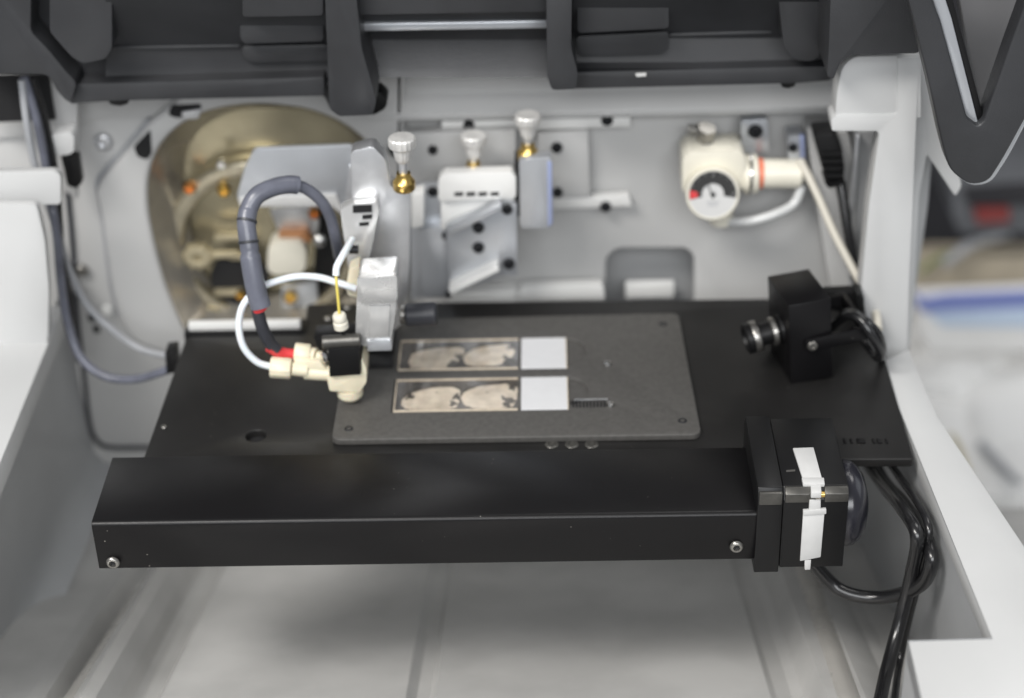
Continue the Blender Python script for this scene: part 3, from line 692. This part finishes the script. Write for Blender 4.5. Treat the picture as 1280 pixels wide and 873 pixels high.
# ================================================================== BRASS FLANGE in the opening
fg = thing('inlet_flange', (-76, 180, -40), 'round aged brass flange set deep in the wall opening', 'flange')
DY = 158
fc = U(335,300,'y',DY)
m = M(); m.lathe([(0,0),(76,0),(78,-1.5),(78,-6),(0,-6)][::-1], (fc.x, DY+2.5, fc.z+6), (0,-1,0), 64); link('flange_disc', m, BRDISC, fg)
m = M(); m.plate(circ(fc.x-2, fc.z+2, 47, 64), [circ(fc.x-1, fc.z+0, 40, 64)], 'y', DY-10, DY+2, 2.5); link('polished_ring', m, RINGM, fg)
for px, py, mt, r in ((236,238,COPPER,3.4),(279,241,BRASS,3.6),(276,208,STEEL,2.6),(362,375,BRASS,3.6),(392,270,COPPER,3.0),(300,372,BRASS,2.6)):
    q = U(px, py, 'y', DY-14); sock((q.x, DY-10, q.z), (0,-1,0), r, 3.5, mt, fg, 'flange_bolt', .45)
q = U(300,350,'y',DY-8); m = M(); m.lathe([(15,0),(15,1.2),(0,1.2)], (q.x, DY-6.3, q.z), (0,-1,0), 40); link('dark_port', m, VOIDM, fg)
# small gear-like fitting
q = U(247,322,'y',DY-12); m = M(); gp = []
for i in range(40):
    t = 6.2831853*i/40; r = 7.2 if (i//2) % 2 else 5.6; gp.append((q.x+r*math.cos(t), q.z+r*math.sin(t)))
m.plate(gp, [circ(q.x, q.z, 2.2, 12)], 'y', DY-13, DY-7, .4); link('toothed_fitting', m, DULLB, fg)
m = M(); m.box(q.x-12, q.x+20, DY-11, DY-8, q.z-1.6, q.z+1.8, .5); link('fitting_arm', m, DULLB, fg)
for px, py, ww in ((290,296,44),(302,320,30),(286,365,36),(262,385,24)):
    a = U(px-ww/2, py+2, 'y', DY-10); b = U(px+ww/2, py-1, 'y', DY-10)
    m = M(); m.box(a.x, b.x, DY-11, DY-6, a.z-1.2, a.z+1.6, .5); link('flange_bar', m, DULLB, fg)
PY('cream_cap', [(335,310),(345,305),(375,305),(382,312),(382,335),(376,343),(342,344),(334,338)], 140, 154, CREAM, fg, 1.5, 2.5)
PY('orange_gasket', [(348,291),(384,290),(390,303),(350,304)], 146, 154, GASK, fg, .8, 1)
PY('steel_block', [(336,262),(400,258),(398,292),(350,294)], 150, 160, ALU, fg, 1.2, 2)
PY('dark_gap', [(395,262),(430,258),(428,400),(385,402),(392,350)], 158, 160, VOIDM, fg, .3)
m = M(); q = U(400,300,'y',144); m.lathe([(3.2,0),(3.2,2),(2,3),(0,3.2)], q, (0,-1,.3), 16); link('steel_knob', m, STEEL, fg)
PY('steel_plate', [(352,360),(395,352),(398,385),(352,388)], 150, 154, ALUP, fg, .6, 1)
for px, py in ((250,388),(270,395)):
    q = U(px, py, 'y', 158); m = M(); m.box(q.x-4, q.x+4, 157, 159, q.z-1.5, q.z+1.5, .5); link('lower_slot', m, VOIDM, fg)

# ================================================================== POSITIONING STAGE on the back wall
ps = thing('positioning_stage', (25, 110, -10), 'silver three-axis positioning stage with bolted triangular bracket on the back wall', 'stage')
PY('left_carriage', [(512,250),(521,240),(548,238),(556,246),(556,284),(560,372),(514,374)], 108, 118, ALUP, ps, .8, 1)
PY('front_carriage', [(525,287),(556,284),(563,368),(527,372)], 100, 108, ALUP, ps, .7, 1)
PY('upper_block', [(514,244),(530,241),(530,284),(514,286)], 98, 107, ALUW, ps, .7)
PY('white_cap', [(548,224),(556,218),(640,216),(645,222),(645,248),(548,252)], 96, 103, ALUW, ps, 1.6, 2)
PY('cap_body', [(551,248),(643,246),(643,284),(551,288)], 99, 103, ALUW, ps, .6)
for k in range(4):
    x = 568+k*15; PY('cap_slot', [(x,241),(x+11,240.5),(x+11,245),(x,245.5)], 95.7, 96.6, VOIDM, ps, 0)
PY('face_plate', [(557,284),(622,256),(646,256),(647,345),(628,345),(562,368)], 94, 98.5, ALUP, ps, .5)
PY('gusset', [(559,287),(626,256),(628,262),(561,296)], 88, 96, ALUP, ps, .4)
PY('gusset', [(561,362),(622,333),(625,339),(563,369)], 86, 96, ALUW, ps, .4)
PY('side_cover', [(649,203),(655,199),(688,197),(690,203),(691,280),(684,286),(653,286),(650,281)], 94, 101, ALUP, ps, 1.2, 1)
PY('side_edge', [(684,202),(690,203),(691,280),(685,285)], 93.4, 96, BLUEE, ps, .5)
PY('side_gap', [(643,210),(650,208),(651,270),(644,272)], 100, 118, VOIDM, ps, .3)
PY('backing_plate', [(672,168),(735,164),(738,246),(674,250)], 130, 136, PAINT, ps, .6)
PY('rear_block', [(500,168),(645,163),(645,235),(505,240)], 126, 134, PAINT, ps, .8)
def bolt(px, py, y, r=2.5, par=ps):
    q = U(px, py, 'y', y); return sock((q.x, y+.3, q.z), (0,-1,0), r, 2.4, BOLT, par, 'bolt', .5)
for px, py, y, r in ((634,261,94,2.7),(598,284,94,2.9),(598,309,94,2.9),(636,329,94,2.9),(696,184,130,2.8),(697,240,130,2.6),(497,186,125,4.5),(541,187,126,2.4),(541,239,108,2.6),(557,294,99.8,1.8),(561,367,99.8,1.8)):
    bolt(px, py, y, r)
# rails on the wall
def rail(px, label, bolts):
    rl = thing('wall_rail', (U(px[0][0], px[0][1], 'y', 134).x, 134, U(px[0][0], px[0][1], 'y', 134).z), label, 'rail', 'pale rails screwed to the back wall')
    PY('rail_bar', px, 132, 137, ALUW, rl, .7, .8); 
    for b_ in bolts: bolt(b_[0], b_[1], 132, b_[2], rl)
rail([(552,152),(788,147),(788,159),(552,165)], 'upper long pale rail screwed near the top of the wall', ((586,156,2.7),(759,150,2.9)))
rail([(690,249),(786,245),(790,258),(690,262)], 'lower short pale rail right of the positioning stage', ((757,258,2.8),))
ls = thing('lower_strip', (90, 130, -20), 'thin bright metal strip low on the wall just behind the stage plate', 'strip')
PY('strip', [(560,366),(755,362),(756,380),(560,384)], 128, 138, ALUW, ls, .8, 1)
PY('bright_pad', [(650,360),(754,357),(756,374),(648,376)], 122, 129, ALUW, ls, 1.5, 1.5)
# thumbscrews
def thumb(px, py, y, px2, py2, label):
    b = U(px2, py2, 'y', y); t = U(px, py, 'y', y); H = (t.z-b.z)
    th = thing('thumb_screw', b, label, 'thumb screw', 'knurled thumb screws on the positioning stage')
    th.location = b*MM
    m = M(); m.lathe([(4.4,-3.4),(4.8,-2.8),(4.8,0.5),(3.2,2.6),(3.0,4.5)], b, (0,0,1), 24); link('brass_collar', m, BRASS, th)
    m = M(); m.cyl(b+Vector((0,0,4)), t-Vector((0,0,4)), 1.9, 16); link('shaft', m, ALU, th)
    n = 36; m = M(); m.lathe([(2.3,-7),(3.4,-5.5),(4.2,-1.0),(5.6,0.2),(5.9,0.8),(5.9,4.0),(5.4,4.6),(0,4.8)], t, (0,0,1), n)
    for i, v in enumerate(list(m.bm.verts)[:n*7]):
        if i % 2 == 0: v.co.x = t.x+(v.co.x-t.x)*.94; v.co.y = t.y+(v.co.y-t.y)*.94
    link('knurled_knob', m, SATIN, th)
thumb(503,184,44,505,228,'left one of the three thumb screws, the lowest')
thumb(592,180,106,592,213,'middle one of the three thumb screws, above the white cap')
thumb(660,155,102,660,191,'right one of the three thumb screws, highest on the bluish cover')

# ================================================================== PRESSURE REGULATOR
rg = thing('pressure_regulator', (150, 115, 20), 'cream plastic air pressure regulator with round black and white gauge', 'regulator')
RY = 112
PY('regulator_body', [(853,200),(862,192),(926,190),(932,196),(932,236),(853,240)], RY, RY+20, CREAM, rg, 1.2, 1.5)
PY('top_flange', [(868,196),(915,194),(915,184),(868,186)], RY+4, RY+18, CREAM, rg, .6)
q = U(902,272,'y',RY+6); m = M(); m.cyl((q.x, RY+8, q.z-4), (q.x, RY+8, q.z+10), 5.6, 20, .5); link('outlet_port', m, CREAM, rg)
m = M(); a = U(928,218,'y',RY+8); b = U(947,217,'y',RY+8); m.cyl(a, b, 9.5, 30, .8); link('bonnet', m, CREAM, rg)
m = M(); a = U(934,217,'y',RY+8); b = U(938,217,'y',RY+8); m.cyl(a, b, 11.0, 30, .4); link('steel_ring', m, STEEL, rg)
m = M(); a = U(946,217,'y',RY+8); b = U(953,217,'y',RY+8); m.cyl(a, b, 7.4, 28, .3); link('lock_collar', m, ORANGE, rg)
m = M(); a = U(952,217,'y',RY+8); b = U(1002,217,'y',RY+8); n = 36
m.lathe([(6.4,0),(7.0,.8),(7.0,(b-a).length-1.2),(6.0,(b-a).length)], a, b-a, n); link('adjusting_knob', m, CREAM, rg)
gq = U(891,243,'y',RY-8); gd = Vector((0,-1,.25)).normalized()
m = M(); m.lathe([(11.5,-8),(12.4,-6),(12.4,0),(11.9,.7),(11.3,.7),(11.2,0),(0,0)], gq, gd, 40); gg = link('gauge', m, CREAM, rg)
gR = gd.to_track_quat('Z', 'Y').to_matrix()
gx = Vector((1,0,0)); gy = gd.cross(gx).normalized()
if gy.z < 0: gy = -gy
def onG(x, y, h): return gq + gx*x + gy*y + gd*h
def gpoly(name, pts, h, mt, par=None):
    m = M(); n = len(pts); m.add([onG(p[0], p[1], h) for p in pts] + [onG(p[0], p[1], h-.08) for p in pts], [list(range(n)), list(range(2*n-1, n-1, -1))] + [(i, (i+1) % n, n+(i+1) % n, n+i) for i in range(n)]); return link(name, m, mt, gg)
gpoly('dial_face', circ(0, 0, 11.2, 40), .15, WHT)
arc = [(10.9*math.cos(math.radians(t)), 10.9*math.sin(math.radians(t))) for t in range(-10, 194, 7)] + [(5.1*math.cos(math.radians(t)), 5.1*math.sin(math.radians(t))) for t in range(193, -11, -7)]
gpoly('black_scale', arc, .27, INK)
m = M()
for k in range(9):
    t = math.radians(2+k*22); r0, r1 = (8.4 if k % 4 == 0 else 9.6), 10.4; c, s = math.cos(t), math.sin(t); wv = .09
    P = [(r0*c-wv*s, r0*s+wv*c), (r1*c-wv*s, r1*s+wv*c), (r1*c+wv*s, r1*s-wv*c), (r0*c+wv*s, r0*s-wv*c)]
    m.add([onG(p[0], p[1], .36) for p in P], [(0,1,2,3)])
link('scale_marks', m, WHT, gg)
ra = [(10.7*math.cos(math.radians(t)), 10.7*math.sin(math.radians(t))) for t in range(168, 193, 6)] + [(7*math.cos(math.radians(t)), 7*math.sin(math.radians(t))) for t in range(190, 167, -6)]
gpoly('red_band', ra, .36, RED)
gpoly('needle', [(-.3,-2),(.3,-2),(-3.0,8.2),(-3.4,8.0)], .6, INK)
gpoly('hub', circ(0, 0, 1.2, 14), .75, INK)
m = M()
for k, (x, y, l) in enumerate(((-3,-4,6),(-2.4,-5.4,4.6),(-3.6,3.0,2.0))): m.add([onG(x, y, .36), onG(x+l, y, .36), onG(x+l, y+.5, .36), onG(x, y+.5, .36)], [(0,1,2,3)])
link('dial_print', m, GREYT, gg)
# elbow fitting above it
m = M(); m.tube([U(884,192,'y',RY+10), U(884,180,'y',RY+10), U(882,168,'y',RY+12), U(874,158,'y',RY+16)], 3.1, 12); link('elbow', m, NICK, rg)
m = M(); m.cyl(U(880,172,'y',RY+10), U(884,160,'y',RY+8), 4.4, 6); link('elbow_nut', m, NICK, rg)
m = M(); m.cyl(U(860,160,'y',RY+14), U(878,165,'y',RY+12), 1.9, 10); link('elbow_lever', m, NICK, rg)
# bracket next to it
wb = thing('wall_bracket', (165, 134, 70), 'small grey metal tab with a black hole above the regulator knob', 'bracket')
PY('tab', [(926,152),(960,150),(962,190),(928,194)], 126, 132, ALUP, wb, .8, 1.5)
bolt(944,164,126,3.6,wb)
w2 = thing('valve_block', (180, 134, 70), 'narrow bluish block with a dark port beside the black plug', 'valve')
PY('block', [(985,172),(1004,170),(1006,200),(986,203)], 122, 134, ALUP, w2, .8, .8)
PY('blue_side', [(1000,171),(1006,171),(1007,200),(1001,201)], 120, 124, BLUEE, w2, .4)
bolt(991,184,122,2.2,w2)
cable('clear_tube', [U(1003,232,'y',118), U(992,255,'y',116), U(968,268,'y',112), U(940,276,'y',112), U(915,278,'y',116), U(906,282,'y',124)], 2.2, mat('clear_grey_tube', (0.62,0.63,0.63), .2, var=.05), 'pale curved tube below the regulator knob', 'tube')

# power plug and lead
pp = thing('power_plug', (200, 100, 50), 'black moulded plug with ribs hanging at the top right corner', 'plug')
PY('plug_body', [(1017,170),(1044,168),(1052,182),(1056,210),(1054,226),(1034,230),(1026,205)], 98, 112, BLK, pp, 1.5, 2)
for k in range(4):
    y = 192+k*9; PY('grip_rib', [(1026+k*1.5,y),(1053+k*.5,y-1),(1054+k*.5,y+4),(1027+k*1.5,y+5)], 96, 113, BLK, pp, .8, .8)
PY('strain_relief', [(1030,228),(1036,236),(1052,232),(1056,222)], 98, 110, BLK, pp, 1.2, 1)
cable('power_lead', [U(1050,226,'y',104), U(1054,250,'y',100), U(1060,290,'y',94), U(1070,340,'y',88), U(1080,372,'y',80), U(1086,395,'y',70), (214,70,-8)], 2.4, BLKG, 'black lead running down from the moulded plug')
cable('white_conduit', [U(1000,200,'y',118), U(1020,240,'y',108), U(1042,290,'y',96), U(1066,336,'y',84), U(1082,365,'y',74), U(1095,392,'y',62), U(1098,412,'y',52)], 1.9, mat('ivory_conduit', (0.58,0.55,0.48), .45), 'ivory flat conduit slanting down the right corner', 'conduit')

# ================================================================== LEFT SIDE DETAILS
def wscrew(px, py, y, r, mt=ALU):
    q = U(px, py, 'y', y); return sock((q.x, y, q.z), (0,-1,0), r, 2.5, mt, bw, 'wall_screw', .45)
wscrew(129,177,WY-1,4.6); wscrew(103,337,WY-1,3.4, NICK)
q = U(182,184,'y',WY-6); m = M(); m.prism(rnd(pxy([(188,162),(190,192),(184,200),(172,196),(167,184)], WY-11.3), 1.5), 'y', WY-11.4, WY-10.5); link('dark_slot', m, VOIDM, bw)
m = M(); m.prism(rnd(pxy([(214,132),(252,130),(250,142),(222,148),(210,144)], WY-11.3), 1.5), 'y', WY-11.4, WY-10.5); link('dark_slot', m, VOIDM, bw)
m = M(); m.prism(rnd(pxy([(226,141),(252,137),(248,149),(230,150)], WY-13), 1.2), 'y', WY-13, WY-11, .3); link('slot_clip', m, ALU, bw)
for px, py in ((114,398),(120,412)):
    m = M(); m.prism(rnd(pxy([(px-5,py-5),(px+3,py-4),(px+6,py+4),(px-2,py+5)], WY-.5), 1), 'y', WY-.6, WY+.3); link('dark_slot', m, VOIDM, bw)
wscrew(134,387,WY-1,3.0, ALUW)
# lower left pressed recess border (dark tube for the gap between sheets, following the rounded corner)
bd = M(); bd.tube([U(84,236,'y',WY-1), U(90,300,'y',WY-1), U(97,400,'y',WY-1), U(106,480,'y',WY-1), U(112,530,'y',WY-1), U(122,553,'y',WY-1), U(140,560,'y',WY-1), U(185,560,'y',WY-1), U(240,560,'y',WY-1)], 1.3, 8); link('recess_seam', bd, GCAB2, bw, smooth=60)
bd = M(); bd.tube([U(188,149,'y',WY-3), U(160,183,'y',WY-2), U(132,214,'y',WY-1.5), U(122,230,'y',WY-1), U(128,262,'y',WY-1), U(139,350,'y',WY-1), U(149,393,'y',WY-1)], 1.5, 8); link('panel_edge_shade', bd, GREYT, bw, smooth=60)  # grey tube added as the shade along the raised panel edge
lb = thing('latch_block', (-190, 110, 40), 'square white plastic block on the left wall, below the dark window', 'block')
PY('block', [(-20,216),(68,214),(76,220),(76,256),(-20,256)], 70, 74, RIMM, lb, 1.5, 2)
lb2 = thing('cable_clip', (-180, 120, 50), 'small white clip below the lid corner at the far left', 'clip')
PY('clip', [(55,170),(88,166),(93,172),(92,190),(86,194),(58,195)], 104, 114, RIMM, lb2, 1.2, 1.5)
pw = thing('left_post', (-190, 100, 0), 'pale upright post at the far left edge behind the cables', 'post')
PY('post', [(-40,256),(46,256),(56,300),(61,360),(60,425),(27,500),(-40,580)], 62, 66, RIMM, pw, 1.0, 3)
PY('post_window', [(-20,96),(60,94),(69,150),(-20,154)], 118, 120, VOIDM, pw, 0)
PY('post_upper', [(-20,150),(64,150),(82,240),(96,250),(96,90),(60,90)], 121, 126, PAINT, pw, .5)
PY('dark_clip', [(76,196),(98,194),(103,228),(96,236),(84,232),(80,212)], 106, 110, BLK, pw, .8, 1)
cable('grey_cable', [U(30,95,'y',100), U(46,150,'y',98), U(56,200,'y',98), U(60,232,'y',96), U(66,262,'y',86), U(72,300,'y',84), U(76,350,'y',84), U(84,400,'y',80), U(100,445,'y',74), U(130,470,'y',70), U(170,474,'y',66), U(212,462,'y',60)], 2.1, GCAB, 'slate grey cable dropping down the left side of the chamber')
cable('pale_tube', [U(27,100,'y',98), U(33,150,'y',96), U(42,200,'y',96), U(50,222,'y',96), U(62,262,'y',92), U(72,290,'y',94), U(86,335,'y',98), U(108,380,'y',100), U(140,412,'y',98), U(175,436,'y',84), U(212,446,'y',66)], 1.7, GREYT, 'light grey tube sweeping from the left wall to the stage corner', 'tube')
cable('black_lead', [U(40,98,'y',104), U(58,160,'y',104), U(70,230,'y',100), U(74,280,'y',96), U(78,330,'y',96), U(88,380,'y',96), U(92,420,'y',98), U(100,450,'y',104)], 1.9, BLKG, 'black lead beside the slate cable at the left wall')
PYc = thing('cable_gland', (-108, 60, 0), 'black cable gland on the back left corner of the stage', 'gland')
PY('gland', [(206,440),(220,438),(222,466),(208,468)], 58, 66, BLK, PYc, .8, 1)

# ================================================================== LID (raised above the chamber)
ld = thing('instrument_lid', (50, 130, 150), 'raised charcoal moulded lid with ribs hanging over the top of the view', 'lid')
LY = 84
PY('lid_shell', [(-40,-60),(-40,92),(62,92),(74,112),(88,131),(145,127),(405,121),(412,137),(424,146),(468,144),(470,97),(683,95),(690,113),(1000,105),(1038,102),(1050,88),(1150,86),(1150,-60)], LY+14, LY+30, LIDM, ld, 1.0)
PY('lower_lip', [(84,106),(200,103),(405,97),(405,120),(146,126),(88,130)], LY+2, LY+14.5, LIDM, ld, 1.2, 1)
PY('lower_lip', [(690,92),(1000,84),(1036,84),(1040,100),(1000,104),(690,112)], LY+2, LY+14.5, LIDM, ld, 1.2, 1)
def lidpanel(name, p0, p1, rows):
    A = []; 
    for (py, yy) in rows:
        a = U(p0, py, 'y', yy); b = U(p1, py, 'y', yy); A += [a, b]
    n = len(rows); B = [v + Vector((0, 3, 0)) for v in A]
    m = M(); f = [(2*i, 2*i+1, 2*i+3, 2*i+2) for i in range(n-1)]
    g = [tuple(2*n+k for k in q[::-1]) for q in f]
    e = [(2*i, 2*i+2, 2*n+2*i+2, 2*n+2*i) for i in range(n-1)] + [(2*i+1, 2*i+3, 2*n+2*i+3, 2*n+2*i+1) for i in range(n-1)] + [(0, 1, 2*n+1, 2*n), (2*n-2, 2*n-1, 4*n-1, 4*n-2)]
    m.add(A+B, f+g+e); return link(name, m, LIDM, ld)
lidpanel('moulded_recess', 132, 420, [(-60,LY-22),(20,LY-4),(56,LY+11),(64,LY+12.5),(98,LY+10),(106,LY+3)])
lidpanel('moulded_recess', 448, 688, [(-60,LY-22),(10,LY-2),(44,LY+11),(50,LY+12.5),(85,LY+10.5),(97,LY+8.5)])
lidpanel('moulded_recess', 716, 1040, [(-60,LY-22),(10,LY-4),(40,LY+11),(48,LY+12.5),(78,LY+10),(86,LY+3)])
PY('left_lobe', [(-40,-60),(40,-60),(38,40),(60,62),(84,92),(96,104),(88,131),(74,118),(60,93),(-40,93)], LY-2, LY+15, LIDM, ld, 2.0, 3)
PY('left_tab', [(62,-60),(140,-60),(140,60),(132,74),(104,80),(90,72),(62,40)], LY-8, LY+15, LIDM, ld, 2.0, 2)
m = M(); 
PY('rib', [(404,-60),(440,-60),(452,60),(466,110),(470,128),(466,144),(424,146),(412,137)], LY-16, LY+15, LIDM, ld, 1.5, 1.5)
PY('rib_flange', [(452,118),(474,115),(485,126),(482,136),(466,145),(450,140)], LY+2, LY+13, BLK, ld, 1.2, 2)
PY('rib', [(682,-60),(716,-60),(714,60),(722,90),(720,112),(690,113),(684,96)], LY-16, LY+15, LIDM, ld, 1.5, 1.5)
PY('stepped_pad', [(300,28),(404,26),(404,52),(306,55),(300,48)], LY+1, LY+15, LIDM, ld, 1.6, 2)
PY('stepped_pad', [(303,-60),(404,-60),(404,20),(303,22)], LY-10, LY+15, LIDM, ld, 1.6, 2)
PY('stepped_pad', [(302,58),(410,56),(414,77),(315,79),(304,74)], LY+8, LY+15, LIDM, ld, 1.6, 2)
PY('stepped_pad', [(720,-60),(836,-60),(836,36),(722,42)], LY-4, LY+15, LIDM, ld, 1.6, 2)
PY('stepped_pad', [(720,46),(836,40),(836,62),(828,68),(724,72)], LY+8, LY+15, LIDM, ld, 1.6, 2)
PY('right_tab', [(966,-60),(1030,-60),(1030,56),(1020,78),(992,76),(980,60)], LY-6, LY+15, LIDM, ld, 2.5, 4)
PY('right_lobe', [(1040,-60),(1150,-60),(1150,67),(1066,68),(1050,78),(1042,100),(1034,96),(1036,60)], 46, LY+15, LIDM, ld, 1.8, 2.5)
PY('inner_ledge', [(140,58),(300,56),(300,61),(140,64)], LY+10.3, LY+15, LIDM, ld, 1.0)
PY('inner_ledge', [(836,42),(966,38),(966,44),(836,48)], LY+10.3, LY+15, LIDM, ld, 1.0)
PY('grey_slat', [(446,30),(690,26),(690,36),(446,40)], LY+2, LY+12, ALUP, ld, .8)
PY('upper_bar', [(446,-60),(690,-60),(690,16),(446,20)], LY-8, LY+14, LIDM, ld, 1.0)
PY('bump_stop', [(130,118),(165,116),(160,130),(150,133),(138,131)], LY+6, LY+13, BLK, ld, .8, 1)
PY('bump_stop', [(975,100),(996,99),(994,108),(985,111),(977,109)], LY+6, LY+13, BLK, ld, .8, 1)
PY('white_chip', [(794,93),(808,92),(808,96),(796,97)], LY+1, LY+2.5, WHT, ld, .3)
# hinge arm coming forward at the right
AY = 10
am = thing('lid_arm', (255, AY, 80), 'charcoal tapered lid arm with a long slot at the upper right', 'arm')
o_ = rnd(pxy([(1120,-60),(1142,27),(1160,100),(1177,178),(1187,214),(1212,232),(1236,228),(1256,196),(1330,60),(1330,-60)], AY), [0,0,3,4,5,5,5,5,0,0], 4)
h_ = rnd(pxy([(1148,-45),(1176,27),(1209,148),(1222,158),(1230,152),(1262,60),(1300,-45)], AY), [0,0,1.5,1.5,1.5,0,0], 3)
m = M(); m.plate(o_, [h_], 'y', AY, AY+12, 1.0); link('arm_shell', m, LIDM, am)
PY('arm_insert', [(1150,-50),(1172,20),(1208,152),(1224,158),(1190,24),(1166,-50)], AY+3, AY+10, ALUP, am, .6)
PY('arm_liner', [(1166,-50),(1190,24),(1224,158),(1232,156),(1198,26),(1178,-50)], AY+4, AY+11, BLK, am, .4)
o2 = rnd(pxy([(1146,27),(1164,100),(1180,178),(1190,217),(1214,237),(1240,233),(1262,200),(1336,60),(1336,-60),(1130,-60)], AY+10), [0,0,0,4,5,5,5,0,0,0], 4)
m = M(); m.plate(o2, [rnd(pxy([(1148,-45),(1176,27),(1209,146),(1232,150),(1262,60),(1300,-45)], AY+10),1)], 'y', AY+12.3, AY+15, .8); link('pale_edge_trim', m, ALUP, am)
PY('slot_reflection', [(1190,-50),(1330,-50),(1330,60),(1262,165),(1236,170),(1210,60)], AY+60, AY+70, mat('mid_grey_reflection', (0.13,0.13,0.135), .5), am, 1)  # grey sheet put behind the slot in place of a reflection

# ================================================================== BENCH THINGS BEYOND THE RIGHT RIM (out of focus)
def PB(name, px, y0, y1, mt, parent=None, bev=1.5, r=3): return PY(name, px, y0, y1, mt, parent, bev, r)
dv_ = thing('bench_device', (640, 620, -250), 'dark grey bench instrument with a red display, far right behind the lid arm', 'instrument')
PB('case', [(1192,236),(1330,225),(1330,292),(1200,292),(1190,270)], 600, 700, DEVG, dv_)
PB('display', [(1220,262),(1262,262),(1262,278),(1222,280)], 590, 600, RDISP, dv_, .5, 1)
PB('upper_panel', [(1205,240),(1330,232),(1330,256),(1210,258)], 591, 601, DARKW, dv_, .5, 1)
bx = thing('card_box', (640, 650, -400), 'beige cardboard tray standing behind the blue packet', 'box')
PB('tray_front', [(1134,330),(1150,318),(1330,322),(1330,390),(1134,394)], 640, 652, CARD, bx)
PB('tray_back', [(1146,316),(1160,312),(1330,312),(1330,350),(1150,352)], 720, 730, CARD, bx)
pk = thing('blue_packet', (600, 560, -400), 'white packet with a blue and pale blue print on the bench', 'packet')
PB('packet', [(1136,366),(1330,358),(1330,440),(1160,440)], 560, 566, TISSUEP, pk)
PB('blue_band', [(1138,366),(1156,376),(1185,370),(1330,364),(1330,384),(1170,392),(1152,390)], 556, 561, BLUEP, pk, .4, 1)
PB('pale_band', [(1160,392),(1330,384),(1330,410),(1178,408)], 555, 560.8, PALEB, pk, .4, 1)
stw = cable('plastic_rod', [U(1180,330,'y',620), U(1215,305,'y',620), U(1262,290,'y',620)], 4, GREYT, 'grey rod lying slanted under the bench instrument', 'rod')
cable('green_rod', [U(1150,340,'y',630), U(1170,325,'y',630), U(1200,312,'y',630)], 2, mat('green_plastic', (.2,.25,.08), .5), 'thin green rod leaning on the beige tray', 'rod')
def crumple(name, px, py, z, sx, sy, sz, seed, label, mt=TISSUEP):
    r = random.Random(seed); bm = bmesh.new(); bmesh.ops.create_icosphere(bm, subdivisions=4, radius=1)
    from mathutils import noise
    c = U(px, py, 'z', z+sz*.5)
    for v in bm.verts:
        k = 1+.28*noise.noise(v.co*1.7+Vector((seed, 0, 0)))+.16*abs(noise.noise(v.co*4+Vector((0, seed, 0))))
        v.co = Vector((v.co.x*sx*k, v.co.y*sy*k, max(v.co.z, -.5)*sz*k)) + Vector((c.x, c.y, z+sz*.5))
    m = M(); m.merge(bm); return tag(link(name, m, mt, None, smooth=25), label, 'tissue', 'crumpled tissues on the bench')
crumple('crumpled_tissue', 1190, 470, -415, 105, 80, 50, 3, 'crumpled white tissue in front of the blue packet')
crumple('crumpled_tissue', 1262, 500, -415, 90, 100, 46, 5, 'crumpled white tissue at the right edge of the picture')
crumple('crumpled_tissue', 1225, 560, -415, 80, 80, 34, 9, 'crumpled white tissue lowest, beside the rim, under the pipette')
cable('pipette', [U(1226,555,'z',-368), U(1245,575,'z',-368), U(1275,605,'z',-368)], 3, GREYT, 'grey pipette lying on the white tissue beside the rim', 'pipette')
cable('swab', [U(1188,545,'z',-368), U(1197,560,'z',-368), U(1208,590,'z',-368)], 2.2, mat('yellowed_cotton', (.55,.48,.28), .8), 'yellowish swab lying on the tissue beside the rim', 'swab')

sb = thing('sample_bottle', (600, 520, -415), 'small white capped bottle standing between the tissues on the bench', 'bottle')
q = U(1236,452,'z',-380)
m = M(); m.lathe([(14,0),(15,2),(15,34),(8,42),(8,46)], (q.x, q.y, -414), (0,0,1), 24); link('bottle_body', m, TISSUEP, sb)
m = M(); m.lathe([(9.5,0),(9.5,12),(8.5,13),(0,13)], (q.x, q.y, -370), (0,0,1), 24); link('bottle_cap', m, PALEB, sb)
for px, py, a, lab, mt in ((1172,600,.5,'cream paper sheet lying nearest the rim on the bench',CARD),(1255,640,-.3,'pale folded paper at the lower right corner of the bench',TISSUEP)):
    q = U(px, py, 'z', -405); m = M(); m.box(-34,34,-24,24,0,2.5,.6, mat=Matrix.Translation(Vector((q.x+30, q.y, -413)))@Matrix.Rotation(a,4,'Z'))
    tag(link('paper_sheet', m, mt), lab, 'paper')
